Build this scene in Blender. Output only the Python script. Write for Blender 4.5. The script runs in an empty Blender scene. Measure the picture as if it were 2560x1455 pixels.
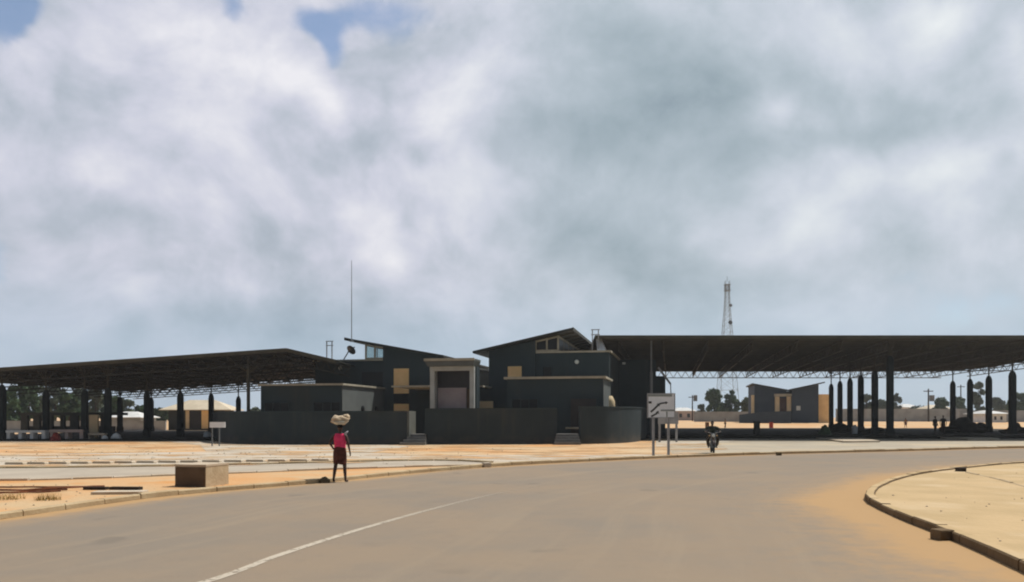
import bpy, bmesh, math, random
from mathutils import Vector, Matrix, noise
R = math.radians
S = bpy.context.scene
COL = S.collection
F, CX, HY, H = 2000.0, 1280.0, 1042.0, 1.75      # focal length and horizon of the photo in its own pixels, eye height in metres
BR = R(-12)                                      # the market's axes are turned 12 degrees from the line of sight

def zr(y):
    t = max(0, min(1, (y - 108) / 42)); return .7 * t * t * (3 - 2 * t)
def at(px, py, D): return ((px - CX) / F * D, D, H + (HY - py) * D / F)
def G(px, py, z=0.0):
    D = (H - z) * F / (py - HY); return ((px - CX) / F * D, D)
CB, SB = math.cos(BR), math.sin(BR)
def to_world(u, v): return (u * CB - v * SB, u * SB + v * CB)
def L(px, v):
    t = (px - CX) / F
    D = v / (CB - SB * t)
    return CB * t * D + SB * D, D
def Lu(px, v): return L(px, v)[0]
def Lz(px, py, v): return H + (HY - py) * L(px, v)[1] / F

# ---------------------------------------------------------------- materials
def mat(name, c1, c2=None, scale=1.0, rough=.85, bump=0.0, spec=.25, detail=5, c3=None, scale3=.2, metal=0.0, bscale=None, lo=.35, hi=.65, dusty=0.0):
    m = bpy.data.materials.new(name); m.use_nodes = True
    nt = m.node_tree; N = nt.nodes; b = N['Principled BSDF']
    b.inputs['Roughness'].default_value = rough
    b.inputs['Specular IOR Level'].default_value = spec
    b.inputs['Metallic'].default_value = metal
    tc = N.new('ShaderNodeTexCoord')
    if c2 is None: c2 = tuple(c * .8 for c in c1)
    def mixn(a, bcol, sc, det, l, h):
        n = N.new('ShaderNodeTexNoise'); n.inputs['Scale'].default_value = sc; n.inputs['Detail'].default_value = det
        nt.links.new(tc.outputs['Object'], n.inputs['Vector'])
        mr = N.new('ShaderNodeMapRange'); mr.interpolation_type = 'SMOOTHSTEP'
        mr.inputs[1].default_value = l; mr.inputs[2].default_value = h
        nt.links.new(n.outputs['Fac'], mr.inputs[0])
        mx = N.new('ShaderNodeMix'); mx.data_type = 'RGBA'
        nt.links.new(mr.outputs[0], mx.inputs['Factor'])
        for sock, val in (('A', a), ('B', bcol)):
            s = mx.inputs[6 if sock == 'A' else 7]
            if isinstance(val, tuple): s.default_value = (*val, 1)
            else: nt.links.new(val, s)
        return mx.outputs[2], n
    out, n = mixn(c1, c2, scale, detail, lo, hi)
    if c3: out, _ = mixn(out, c3, scale3, 4, .5, .68)
    if dusty:                                     # sand splashed up from the ground and rain streaks, in patches
        def nd(t, **kw):
            n_ = N.new(t)
            for k_, v_ in kw.items(): setattr(n_, k_, v_)
            return n_
        ge = nd('ShaderNodeNewGeometry'); sz = nd('ShaderNodeSeparateXYZ'); nt.links.new(ge.outputs['Position'], sz.inputs[0])
        zr_m = nd('ShaderNodeMapRange'); nt.links.new(sz.outputs[2], zr_m.inputs[0]); zr_m.inputs[1].default_value = 1.1; zr_m.inputs[2].default_value = 0; zr_m.inputs[3].default_value = -.25; zr_m.inputs[4].default_value = .75; zr_m.clamp = True
        n3 = nd('ShaderNodeTexNoise'); n3.inputs['Scale'].default_value = 1.7; n3.inputs['Detail'].default_value = 6; nt.links.new(ge.outputs['Position'], n3.inputs['Vector'])
        ad = nd('ShaderNodeMath', operation='ADD'); nt.links.new(zr_m.outputs[0], ad.inputs[0]); nt.links.new(n3.outputs['Fac'], ad.inputs[1])
        sm = nd('ShaderNodeMapRange', interpolation_type='SMOOTHSTEP'); nt.links.new(ad.outputs[0], sm.inputs[0]); sm.inputs[1].default_value = .62; sm.inputs[2].default_value = 1.25; sm.inputs[4].default_value = dusty
        mp = nd('ShaderNodeMapping'); mp.inputs['Scale'].default_value = (2.6, 2.6, .16); nt.links.new(ge.outputs['Position'], mp.inputs[0])
        n4 = nd('ShaderNodeTexNoise'); n4.inputs['Scale'].default_value = 1; n4.inputs['Detail'].default_value = 5; nt.links.new(mp.outputs[0], n4.inputs['Vector'])
        s4 = nd('ShaderNodeMapRange', interpolation_type='SMOOTHSTEP'); nt.links.new(n4.outputs['Fac'], s4.inputs[0]); s4.inputs[1].default_value = .52; s4.inputs[2].default_value = .72; s4.inputs[4].default_value = dusty * .35
        mxx = nd('ShaderNodeMath', operation='MAXIMUM'); nt.links.new(sm.outputs[0], mxx.inputs[0]); nt.links.new(s4.outputs[0], mxx.inputs[1])
        m5 = nd('ShaderNodeMix', data_type='RGBA'); nt.links.new(mxx.outputs[0], m5.inputs[0]); nt.links.new(out, m5.inputs[6]); m5.inputs[7].default_value = (.20, .15, .10, 1); out = m5.outputs[2]
    nt.links.new(out, b.inputs['Base Color'])
    if bump:
        n2 = N.new('ShaderNodeTexNoise'); n2.inputs['Scale'].default_value = bscale or scale * 6; n2.inputs['Detail'].default_value = 6
        nt.links.new(tc.outputs['Object'], n2.inputs['Vector'])
        bp = N.new('ShaderNodeBump'); bp.inputs['Strength'].default_value = bump; bp.inputs['Distance'].default_value = .03
        nt.links.new(n2.outputs['Fac'], bp.inputs['Height']); nt.links.new(bp.outputs[0], b.inputs['Normal'])
    return m

M = {}
def mk(k, *a, **kw): M[k] = mat(k, *a, **kw)
mk('sand', (.53, .335, .18), (.52, .385, .24), scale=.35, bump=.8, bscale=3, c3=(.53, .285, .125), scale3=.16, spec=.1, rough=.95)
mk('far_soil', (.52, .36, .235), (.42, .30, .17), scale=.12, spec=.1, rough=.95)
mk('verge_sand', (.53, .31, .15), (.49, .355, .21), scale=.6, bump=.9, bscale=5, c3=(.53, .25, .085), scale3=.3, spec=.1, rough=.95)
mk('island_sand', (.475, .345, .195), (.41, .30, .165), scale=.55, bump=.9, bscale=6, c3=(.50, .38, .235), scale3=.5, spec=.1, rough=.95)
mk('paving', (.39, .345, .27), (.335, .29, .225), scale=.5, bump=.2, c3=(.45, .37, .26), scale3=.25, spec=.15)
mk('pale_concrete', (.49, .435, .36), (.42, .36, .28), scale=.7, bump=.2, c3=(.48, .36, .24), scale3=.35, spec=.15)
mk('access_asphalt', (.40, .345, .275), (.35, .30, .24), scale=.6, bump=.2, spec=.2)
mk('kerb_shade', (.155, .105, .058), (.115, .078, .042), scale=1.6, bump=.4, bscale=12, spec=.1)  # brown darkened to put the shade of the kerb faces into the colour
mk('kerb_concrete', (.46, .36, .225), (.38, .28, .165), scale=1.3, bump=.4, bscale=12, spec=.15)
mk('kerb_pale', (.52, .45, .36), (.45, .37, .275), scale=1.1, bump=.3, bscale=12, spec=.15)
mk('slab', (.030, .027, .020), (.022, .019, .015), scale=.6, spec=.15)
mk('charcoal', (.026, .042, .050), (.021, .036, .043), scale=.5, rough=.75, spec=.25, c3=(.028, .037, .038), scale3=.2, dusty=.10)
mk('charcoal_wall', (.028, .040, .047), (.023, .034, .040), scale=.6, rough=.85, spec=.2, c3=(.033, .042, .047), scale3=.35, dusty=.18)
mk('coping', (.40, .37, .30), (.31, .29, .23), scale=1.5, spec=.15)
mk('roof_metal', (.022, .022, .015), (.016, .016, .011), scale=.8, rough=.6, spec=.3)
mk('steel_dark', (.062, .055, .034), (.045, .040, .026), scale=1.2, rough=.6, spec=.3)
mk('steel_grey', (.33, .33, .34), (.25, .25, .26), scale=2, rough=.55, spec=.3)
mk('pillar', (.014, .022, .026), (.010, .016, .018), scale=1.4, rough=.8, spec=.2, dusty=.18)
mk('yellow_panel', (.82, .57, .28), (.74, .50, .24), scale=1.2, rough=.7, spec=.2)
mk('cream', (.62, .50, .32), (.54, .43, .27), scale=1.1, rough=.8, spec=.2)
mk('cream_roof', (.58, .50, .38), (.50, .43, .32), scale=.8, rough=.7, spec=.2)
mk('white_roof', (.62, .62, .60), (.52, .52, .50), scale=.9, rough=.5, spec=.3)
mk('portal_paint', (.42, .44, .43), (.36, .38, .37), scale=1.2, rough=.7, spec=.25)
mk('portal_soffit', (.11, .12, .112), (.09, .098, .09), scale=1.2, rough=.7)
mk('lilac_panel', (.38, .33, .345), (.33, .28, .30), scale=1.5, rough=.7)
mk('door_dark', (.018, .015, .016), (.012, .01, .012), scale=2, rough=.5, spec=.4)
mk('door_brown', (.10, .05, .035), (.07, .035, .026), scale=2, rough=.6)
mk('dark_glass', (.008, .010, .012), (.006, .008, .010), scale=1, rough=.35, spec=.2)
mk('step', (.17, .17, .165), (.13, .13, .125), scale=2, bump=.2, spec=.15)
mk('white_paint', (.70, .70, .69), (.60, .60, .59), scale=2, rough=.6)
mk('sign_white', (.78, .80, .84), (.70, .72, .76), scale=3, rough=.5)
mk('mark_grey', (.07, .075, .075), (.055, .06, .06), scale=4)
mk('mark_band', (.28, .30, .29), (.24, .26, .25), scale=4)
mk('rust', (.20, .075, .035), (.12, .045, .025), scale=5, rough=.9, bump=.3, bscale=30)
mk('box_concrete', (.46, .37, .25), (.38, .295, .19), scale=3, bump=.4, bscale=14, spec=.1)
mk('box_shade_door_brown', (.125, .088, .058), (.09, .062, .04), scale=2.4, spec=.1)  # shade of the box front put into the colour; also a door brown
mk('stone', (.15, .105, .055), (.09, .065, .035), scale=5, bump=.6, bscale=14, spec=.1)
mk('dark_wood', (.055, .04, .03), (.035, .027, .02), scale=5, spec=.1)
mk('skin', (.055, .028, .018), (.045, .022, .015), scale=6, rough=.55, spec=.35)
mk('hair', (.008, .007, .007), (.005, .005, .005), scale=20, rough=.9)
mk('eye_white', (.6, .58, .55), (.55, .53, .5), scale=4, rough=.3)
mk('pink_cloth', (.80, .065, .17), (.68, .045, .135), scale=9, rough=.9, bump=.3, bscale=30, spec=.1)
mk('brown_cloth', (.105, .036, .026), (.065, .023, .017), scale=9, rough=.95, bump=.3, bscale=26, spec=.1)
mk('sack', (.58, .47, .34), (.46, .36, .25), scale=5, rough=.95, bump=.5, bscale=20, spec=.1)
mk('basin', (.48, .50, .47), (.40, .42, .39), scale=4, rough=.4, spec=.4)
mk('strap', (.45, .43, .47), (.38, .36, .40), scale=8)
mk('green_cloth', (.030, .042, .036), (.022, .03, .026), scale=9, rough=.9, spec=.1)
mk('dark_cloth', (.028, .024, .026), (.018, .016, .018), scale=9, rough=.95, spec=.1)
mk('trouser', (.05, .038, .028), (.035, .027, .02), scale=9, rough=.95, spec=.1)
mk('tan_cloth', (.24, .15, .085), (.19, .115, .065), scale=9, rough=.95, spec=.1)
mk('red_cloth', (.26, .045, .035), (.16, .025, .022), scale=6, rough=.9, bump=.3, bscale=20, spec=.1)
mk('rubber', (.018, .017, .016), (.012, .012, .011), scale=10, rough=.9)
mk('bike_paint', (.04, .02, .018), (.03, .015, .014), scale=4, rough=.3, spec=.5)
mk('chrome', (.5, .5, .5), (.4, .4, .4), scale=4, rough=.25, metal=1)
mk('lamp_glass', (.55, .58, .56), (.5, .52, .5), scale=4, rough=.15, spec=.5)
mk('bark', (.09, .065, .045), (.06, .045, .03), scale=4, bump=.5)
mk('leaf_dark', (.045, .080, .036), (.062, .105, .045), scale=.7, rough=.7, spec=.2, c3=(.032, .055, .030), scale3=.5)
mk('leaf_grey', (.085, .115, .080), (.11, .135, .092), scale=.7, rough=.7, spec=.2, c3=(.06, .082, .058), scale3=.5)
mk('leaf_yellow', (.085, .095, .035), (.060, .078, .030), scale=.7, rough=.7, spec=.2)
mk('grey_wall', (.33, .35, .365), (.27, .285, .30), scale=.6, rough=.9, spec=.1, c3=(.25, .26, .26), scale3=.3)
mk('pink_wall', (.46, .37, .34), (.39, .32, .29), scale=.6, rough=.9, spec=.1)
mk('tower_steel', (.27, .30, .32), (.22, .245, .26), scale=1, rough=.6)
mk('end_grey', (.115, .13, .13), (.10, .112, .113), scale=.8, rough=.8, spec=.2)  # paler grey than the charcoal of the other walls
mk('mast_grey', (.17, .18, .19), (.13, .14, .15), scale=1, rough=.6)
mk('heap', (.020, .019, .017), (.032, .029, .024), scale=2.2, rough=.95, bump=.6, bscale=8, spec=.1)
mk('dry_grass', (.36, .25, .09), (.25, .19, .07), scale=3, rough=.95, spec=.05)
mk('dark_plinth_wall', (.045, .048, .045), (.035, .037, .035), scale=1, spec=.15)
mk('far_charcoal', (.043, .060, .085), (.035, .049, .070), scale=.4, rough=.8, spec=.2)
mk('barrel_red', (.35, .05, .03), (.28, .04, .025), scale=4, rough=.6)
mk('barrel_brown', (.16, .09, .05), (.12, .065, .035), scale=4, rough=.7)

# clear-ish clerestory glazing
gm = bpy.data.materials.new('clear_glass'); gm.use_nodes = True
nt = gm.node_tree; nt.nodes.clear()
o_ = nt.nodes.new('ShaderNodeOutputMaterial'); tr = nt.nodes.new('ShaderNodeBsdfTransparent'); gl = nt.nodes.new('ShaderNodeBsdfGlossy'); mx = nt.nodes.new('ShaderNodeMixShader')
tr.inputs[0].default_value = (.85, .9, .9, 1); gl.inputs['Roughness'].default_value = .05; mx.inputs[0].default_value = .12
nt.links.new(tr.outputs[0], mx.inputs[1]); nt.links.new(gl.outputs[0], mx.inputs[2]); nt.links.new(mx.outputs[0], o_.inputs[0])
M['clear_glass'] = gm

# ---------------------------------------------------------------- scene helpers
OFF = {}
def tag(o, label=None, cat=None, group=None, kind=None):
    if label: o['label'] = label
    if cat: o['category'] = cat
    if group: o['group'] = group
    if kind: o['kind'] = kind
    return o
def thing(name, label, cat, origin=(0, 0, 0), local=False, group=None):
    o = bpy.data.objects.new(name, None); COL.objects.link(o); o.empty_display_size = .3
    if local:
        w = to_world(origin[0], origin[1]); o.location = (w[0], w[1], origin[2]); o.rotation_euler = (0, 0, BR)
    else: o.location = origin
    OFF[o.name] = Vector(origin)
    return tag(o, label, cat, group)
def copy_tree(o, parent=None):
    c = o.copy(); COL.objects.link(c)
    if parent: c.parent = parent
    for ch in [x for x in COL.objects if x.parent == o]: copy_tree(ch, c)
    return c

class MB:
    def __init__(s): s.v, s.f = [], []
    def add(s, vs, fs):
        b = len(s.v); s.v += [tuple(p) for p in vs]; s.f += [tuple(b + i for i in q) for q in fs]; return s
    def box(s, x0, x1, y0, y1, z0, z1):
        return s.add([(x0, y0, z0), (x1, y0, z0), (x1, y1, z0), (x0, y1, z0), (x0, y0, z1), (x1, y0, z1), (x1, y1, z1), (x0, y1, z1)],
                     [(0, 3, 2, 1), (4, 5, 6, 7), (0, 1, 5, 4), (1, 2, 6, 5), (2, 3, 7, 6), (3, 0, 4, 7)])
    def obox(s, c, size, rot=0):
        a, b, h = size[0] / 2, size[1] / 2, size[2]
        cs, sn = math.cos(rot), math.sin(rot)
        vs = [(c[0] + x * cs - y * sn, c[1] + x * sn + y * cs, c[2] + z) for z in (0, h) for x, y in ((-a, -b), (a, -b), (a, b), (-a, b))]
        return s.add(vs, [(0, 3, 2, 1), (4, 5, 6, 7), (0, 1, 5, 4), (1, 2, 6, 5), (2, 3, 7, 6), (3, 0, 4, 7)])
    def bar(s, p, q, w, h=None):
        p, q = Vector(p), Vector(q); h = h or w
        d = (q - p).normalized(); up = Vector((0, 0, 1)) if abs(d.z) < .95 else Vector((0, 1, 0))
        a = d.cross(up).normalized(); b = a.cross(d)
        vs = [e + a * i * w / 2 + b * j * h / 2 for e in (p, q) for i, j in ((-1, -1), (1, -1), (1, 1), (-1, 1))]
        return s.add(vs, [(0, 3, 2, 1), (4, 5, 6, 7), (0, 1, 5, 4), (1, 2, 6, 5), (2, 3, 7, 6), (3, 0, 4, 7)])
    def tube(s, pts, r, n=8):
        pts = [Vector(p) for p in pts]; rs = r if isinstance(r, (list, tuple)) else [r] * len(pts)
        vs, prev = [], None
        for i, p in enumerate(pts):
            d = (pts[min(i + 1, len(pts) - 1)] - pts[max(i - 1, 0)]).normalized()
            up = prev if prev is not None else (Vector((0, 0, 1)) if abs(d.z) < .9 else Vector((1, 0, 0)))
            a = d.cross(up).normalized(); b = a.cross(d); prev = b
            vs += [p + (a * math.cos(6.28318 * k / n) + b * math.sin(6.28318 * k / n)) * rs[i] for k in range(n)]
        fs = [(i * n + k, i * n + (k + 1) % n, (i + 1) * n + (k + 1) % n, (i + 1) * n + k) for i in range(len(pts) - 1) for k in range(n)]
        fs += [tuple(range(n)), tuple((len(pts) - 1) * n + k for k in range(n))]
        return s.add(vs, fs)
    def rings(s, rr, n=16, cap=True):
        """rr: list of (cx, cy, z, rx, ry)"""
        vs = [(cx + rx * math.cos(6.28318 * k / n), cy + ry * math.sin(6.28318 * k / n), z) for cx, cy, z, rx, ry in rr for k in range(n)]
        fs = [(i * n + k, i * n + (k + 1) % n, (i + 1) * n + (k + 1) % n, (i + 1) * n + k) for i in range(len(rr) - 1) for k in range(n)]
        if cap: fs += [tuple(range(n)), tuple((len(rr) - 1) * n + k for k in range(n))]
        return s.add(vs, fs)
    def pxz(s, poly, y0, y1):
        n = len(poly)
        vs = [(x, y0, z) for x, z in poly] + [(x, y1, z) for x, z in poly]
        return s.add(vs, [tuple(range(n)), tuple(range(2 * n - 1, n - 1, -1))] + [(i, i + n, (i + 1) % n + n, (i + 1) % n) for i in range(n)])
    def pxy(s, poly, z0, z1):
        n = len(poly)
        zz = (lambda z, p: z(p) if callable(z) else z)
        vs = [(p[0], p[1], zz(z0, p)) for p in poly] + [(p[0], p[1], zz(z1, p)) for p in poly]
        return s.add(vs, [tuple(range(n - 1, -1, -1)), tuple(range(n, 2 * n))] + [(i, (i + 1) % n, (i + 1) % n + n, i + n) for i in range(n)])
    def build(s, name, m, parent=None, smooth=False, origin=None, recalc=True):
        me = bpy.data.meshes.new(name)
        v = s.v
        if origin is not None: v = [(a - origin[0], b - origin[1], c - origin[2]) for a, b, c in v]
        me.from_pydata(v, [], s.f); me.update()
        if recalc:
            bm = bmesh.new(); bm.from_mesh(me); bmesh.ops.recalc_face_normals(bm, faces=bm.faces); bm.to_mesh(me); bm.free()
        if smooth:
            for p in me.polygons: p.use_smooth = True
        me.materials.append(M[m])
        o = bpy.data.objects.new(name, me); COL.objects.link(o)
        if origin is not None: o.location = origin
        if parent is not None:
            o.parent = parent
            if parent.name in OFF: o.location = -OFF[parent.name]
        return o

def sheet(name, poly, z, m, kind='structure'):
    mb = MB(); mb.add([(x, y, z) for x, y in poly], [tuple(range(len(poly)))])
    o = mb.build(name, m)
    if o.data.polygons[0].normal.z < 0: o.data.flip_normals()
    return tag(o, kind=kind)

def resample(pts, n=None, step=None):
    P = [Vector((*p[:2], 0)) for p in pts]; Q = []
    for i in range(len(P) - 1):
        p0, p1, p2, p3 = P[max(i - 1, 0)], P[i], P[i + 1], P[min(i + 2, len(P) - 1)]
        d01, d12, d23 = max((p1 - p0).length, 1e-6), (p2 - p1).length, max((p3 - p2).length, 1e-6)
        m1 = ((p2 - p0) / (d01 + d12) if i > 0 else (p2 - p1) / d12) * d12
        m2 = ((p3 - p1) / (d12 + d23) if i < len(P) - 2 else (p2 - p1) / d12) * d12
        for k in range(24):
            t = k / 24; t2, t3 = t * t, t * t * t
            Q.append(p1 * (2 * t3 - 3 * t2 + 1) + m1 * (t3 - 2 * t2 + t) + p2 * (-2 * t3 + 3 * t2) + m2 * (t3 - t2))
    Q.append(P[-1])
    cum = [0]
    for i in range(1, len(Q)): cum.append(cum[-1] + (Q[i] - Q[i - 1]).length)
    if n is None: n = max(2, int(round(cum[-1] / step)) + 1)
    out, j = [], 0
    for k in range(n):
        s = cum[-1] * k / (n - 1)
        while j < len(cum) - 2 and cum[j + 1] < s: j += 1
        t = (s - cum[j]) / max(cum[j + 1] - cum[j], 1e-9)
        q = Q[j].lerp(Q[j + 1], t); out.append((q.x, q.y))
    return out

rnd = random.Random(7)
def kerb(name, pts, w, h, m, side=1, z0=0.0, step=1.0, gap=.012, top=None):
    """a run of kerb stones laid along pts; side=+1 puts the stones to the left of the run"""
    q = resample(pts, step=step); mb = MB()
    for i in range(len(q) - 1):
        a, b = Vector((*q[i], 0)), Vector((*q[i + 1], 0)); d = (b - a).normalized(); nn = Vector((-d.y, d.x, 0)) * side
        a2, b2 = a + d * gap, b - d * gap; j = rnd.uniform(-.012, .012); off = nn * rnd.uniform(-.008, .008)
        hh = h + j; e = .022
        prof = [(0, -.02), (0, hh - e), (e, hh), (w - e, hh), (w, hh - e), (w, -.02)]
        vs = [p + off + nn * x + Vector((0, 0, z0 + z)) for p in (a2, b2) for x, z in prof]; n = len(prof)
        mb.add(vs, [tuple(range(n)), tuple(range(n, 2 * n))] + [(k, (k + 1) % n, (k + 1) % n + n, k + n) for k in range(n)])
    o = mb.build(name, m)
    if top:                                       # flat tops take the sand colour; shade is painted into the dark sides
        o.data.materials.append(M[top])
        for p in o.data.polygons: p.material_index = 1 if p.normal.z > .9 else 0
    return tag(o, kind='structure')
# ---------------------------------------------------------------- camera, light, sky
cam = bpy.data.cameras.new('camera'); co = bpy.data.objects.new('camera', cam); COL.objects.link(co)
cam.sensor_width = 36; cam.lens = 36 * F / 2560; cam.shift_y = (HY - 727.5) / 2560
cam.clip_start = .1; cam.clip_end = 8000
co.location = (0, 0, H); co.rotation_euler = (R(90), 0, 0); S.camera = co
S.view_settings.view_transform = 'Standard'; S.view_settings.look = 'None'; S.view_settings.exposure = 0; S.view_settings.gamma = 1
S.cycles.filter_width = 2.0
S.cycles.use_denoising = True
S.cycles.max_bounces = 6
try: S.render.film_transparent = False
except Exception: pass

SUN_AZ, SUN_EL = R(60), R(61)
sv = Vector((math.sin(SUN_AZ) * math.cos(SUN_EL), math.cos(SUN_AZ) * math.cos(SUN_EL), math.sin(SUN_EL)))
sl = bpy.data.lights.new('sun', 'SUN'); sl.energy = 4.6; sl.angle = R(.5); sl.color = (1, .95, .86)
so = bpy.data.objects.new('sun', sl); COL.objects.link(so); so.rotation_euler = sv.to_track_quat('Z', 'Y').to_euler(); so.location = (0, 0, 60)

w = bpy.data.worlds.new('World'); S.world = w; w.use_nodes = True
nt = w.node_tree; N = nt.nodes; LK = nt.links; N.clear()
def val(s, v):
    if v is None: return
    if hasattr(v, 'is_linked') or hasattr(v, 'links'): LK.new(v, s)
    else: s.default_value = v
def mth(op, a, b=None, c=None, clamp=False):
    n = N.new('ShaderNodeMath'); n.operation = op; n.use_clamp = clamp
    val(n.inputs[0], a); val(n.inputs[1], b); val(n.inputs[2], c); return n.outputs[0]
def vm(op, a, b=None, c=None, out=0):
    n = N.new('ShaderNodeVectorMath'); n.operation = op
    val(n.inputs[0], a); val(n.inputs[1], b); val(n.inputs[2], c); return n.outputs[out]
def ns(vec, scale, detail=5, rough=.55, dist=0.0, out='Fac'):
    n = N.new('ShaderNodeTexNoise'); n.inputs['Scale'].default_value = scale; n.inputs['Detail'].default_value = detail
    n.inputs['Roughness'].default_value = rough; n.inputs['Distortion'].default_value = dist; LK.new(vec, n.inputs['Vector']); return n.outputs[out]
def sstep(x, a, b):
    n = N.new('ShaderNodeMapRange'); n.interpolation_type = 'SMOOTHSTEP'; LK.new(x, n.inputs[0]); n.inputs[1].default_value = a; n.inputs[2].default_value = b; return n.outputs[0]
def mixc(f, a, b):
    n = N.new('ShaderNodeMix'); n.data_type = 'RGBA'; val(n.inputs[0], f)
    for s, v in ((n.inputs[6], a), (n.inputs[7], b)):
        if isinstance(v, tuple): s.default_value = (*v, 1)
        else: LK.new(v, s)
    return n.outputs[2]
tc = N.new('ShaderNodeTexCoord'); d0 = vm('NORMALIZE', tc.outputs['Generated'])
sep = N.new('ShaderNodeSeparateXYZ'); LK.new(d0, sep.inputs[0])
az = mth('ARCTAN2', sep.outputs[0], sep.outputs[1]); el = mth('ARCSINE', sep.outputs[2])
# clouds lie flatter towards the horizon
flat = vm('MULTIPLY', d0, (1.0, 1.0, 1.2))
wn = ns(flat, 3.2, 4, .5, out='Color'); wn = vm('SUBTRACT', wn, (.5, .5, .5)); wn = vm('MULTIPLY', wn, (.16, .12, 0))
wn2 = ns(flat, 9, 3, .5, out='Color'); wn2 = vm('SUBTRACT', wn2, (.5, .5, .5)); wn2 = vm('MULTIPLY', wn2, (.05, .045, 0))
cmb = N.new('ShaderNodeCombineXYZ'); LK.new(az, cmb.inputs[0]); LK.new(el, cmb.inputs[1])
ang = vm('ADD', vm('ADD', cmb.outputs[0], wn), wn2)
def deg_of(px, py, wx, wy):
    tx, tz = (px - CX) / F, (HY - py) / F; a = math.atan(tx); e = math.atan(tz * math.cos(a))
    return a, e, wx / F * math.cos(a) ** 2, wy / F * math.cos(e) ** 2
def blobs(lst, base):
    acc = None
    for px, py, wx, wy, amp in lst:
        a, e, wa, we = deg_of(px, py, wx, wy)
        q = vm('MULTIPLY_ADD', ang, (1 / wa, 1 / we, 0), (-a / wa, -e / we, 0))
        q = vm('DOT_PRODUCT', q, q, out=1)
        g = mth('POWER', .3679, q)
        acc = mth('MULTIPLY_ADD', g, amp, base if acc is None else acc)
    return acc
BRIGHT = [(560, 380, 560, 330, .04), (2350, 560, 300, 260, .04), (230, 110, 330, 170, .13), (50, 190, 100, 60, .12), (470, 270, 160, 130, .08), (640, 110, 90, 70, .25), (730, 180, 80, 50, .20), (810, 260, 60, 60, .22), (650, 40, 60, 50, .15),
          (1180, 230, 150, 120, .22), (1080, 300, 80, 70, .12), (230, 400, 170, 80, .16), (520, 470, 150, 80, .08), (690, 275, 60, 40, -.16), (910, 330, 60, 60, -.12), (900, 390, 45, 50, -.10), (1000, 230, 24, 60, -.14),
          (1070, 500, 160, 110, .18), (860, 570, 60, 50, .14), (930, 660, 80, 50, .17), (1040, 410, 40, 40, -.20), (600, 620, 260, 90, -.14), (300, 570, 260, 50, -.08), (170, 230, 26, 110, -.08), (380, 200, 60, 90, -.06),
          (680, 790, 260, 50, -.20), (380, 690, 60, 26, -.12), (360, 745, 50, 36, .16), (130, 640, 50, 36, .10), (60, 760, 200, 120, -.08), (90, 480, 120, 60, -.08),
          (1500, 120, 240, 150, -.17), (1640, 290, 220, 170, -.33), (1420, 300, 140, 200, -.05), (1400, 520, 150, 140, -.10), (1650, 640, 260, 120, -.20), (1350, 680, 140, 80, -.08), (1250, 760, 160, 50, -.06),
          (1900, 320, 60, 40, .20), (2290, 80, 120, 60, .30), (2120, 110, 130, 80, .06), (2540, 130, 50, 60, .20), (2190, 260, 170, 50, -.10), (2040, 400, 260, 36, -.10), (2320, 440, 170, 60, .24), (2120, 490, 60, 50, .16), (1930, 510, 100, 60, .10), (2490, 420, 36, 34, -.18), (2250, 640, 220, 44, -.12), (2480, 620, 70, 34, .10), (2040, 600, 50, 50, .12)]
HOLES = [(10, 30, 60, 60, -.9), (560, 10, 50, 45, -.6), (830, 100, 50, 60, -.75), (760, 30, 70, 40, -.6), (930, 60, 110, 50, -.5), (1000, 10, 200, 50, -.45), (20, 420, 90, 50, -.38), (0, 590, 80, 130, -.4), (0, 720, 100, 80, -.30),
         (1620, 0, 280, 40, -.22), (2000, 0, 200, 50, -.2), (2500, 780, 300, 70, -.34), (2350, 690, 200, 40, -.22), (2150, 810, 300, 50, -.25), (1500, 330, 20, 20, 0)]
fb = ns(flat, 4.6, 9, .55, .25); fbs = ns(vm('ADD', flat, (sv.x * .045, sv.y * .01, sv.z * .06)), 4.6, 9, .55, .25); fb2 = ns(flat, 17, 6, .55, .3); bil = ns(flat, 8.5, 5, .5, .6)
tex = mth('ADD', mth('MULTIPLY', mth('SUBTRACT', fb, .5), .48), mth('MULTIPLY', mth('SUBTRACT', fb2, .5), .30))
bil = mth('SUBTRACT', .16, mth('ABSOLUTE', mth('SUBTRACT', bil, .5)))
bil = mth('MULTIPLY', bil, mth('MULTIPLY_ADD', sstep(az, -.12, .12), -.20, .32))
relief = mth('MULTIPLY', mth('SUBTRACT', fb, fbs), mth('MULTIPLY_ADD', sstep(az, -.15, .12), -.45, 1.1))
tex = mth('ADD', mth('ADD', tex, bil), relief)
# added unseen dark cloud behind the camera, lowers fill on facing sides
back = sstep(mth('MULTIPLY', sep.outputs[1], -1), -.25, .15)
br = mth('SUBTRACT', mth('ADD', blobs(BRIGHT, .61), tex), mth('MULTIPLY', back, .62))
cov = mth('ADD', blobs(HOLES, 1.0), mth('MULTIPLY', tex, 1.1))
# cloud cover all round, never quite thinning to clear sky
cov = mth('MULTIPLY_ADD', sstep(cov, .22, .72), .84, .16)
rampn = N.new('ShaderNodeValToRGB'); LK.new(br, rampn.inputs[0]); cr = rampn.color_ramp
def lin(r, g, b): return tuple(((c / 255 + .055) / 1.055) ** 2.4 if c > 10 else c / 3294 for c in (r, g, b))
stops = [(-.0, lin(92, 100, 112)), (.14, lin(128, 143, 156)), (.30, lin(156, 170, 179)), (.50, lin(181, 191, 200)), (.70, lin(207, 211, 221)), (1.0, lin(238, 239, 240))]
cr.elements[0].position, cr.elements[0].color = stops[0][0], (*stops[0][1], 1)
cr.elements[1].position, cr.elements[1].color = stops[-1][0], (*stops[-1][1], 1)
for p, c in stops[1:-1]:
    e = cr.elements.new(p); e.color = (*c, 1)
tint = mixc(sstep(az, -.2, .15), (1.0, .985, 1.03), (.965, 1.0, 1.015))
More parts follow.
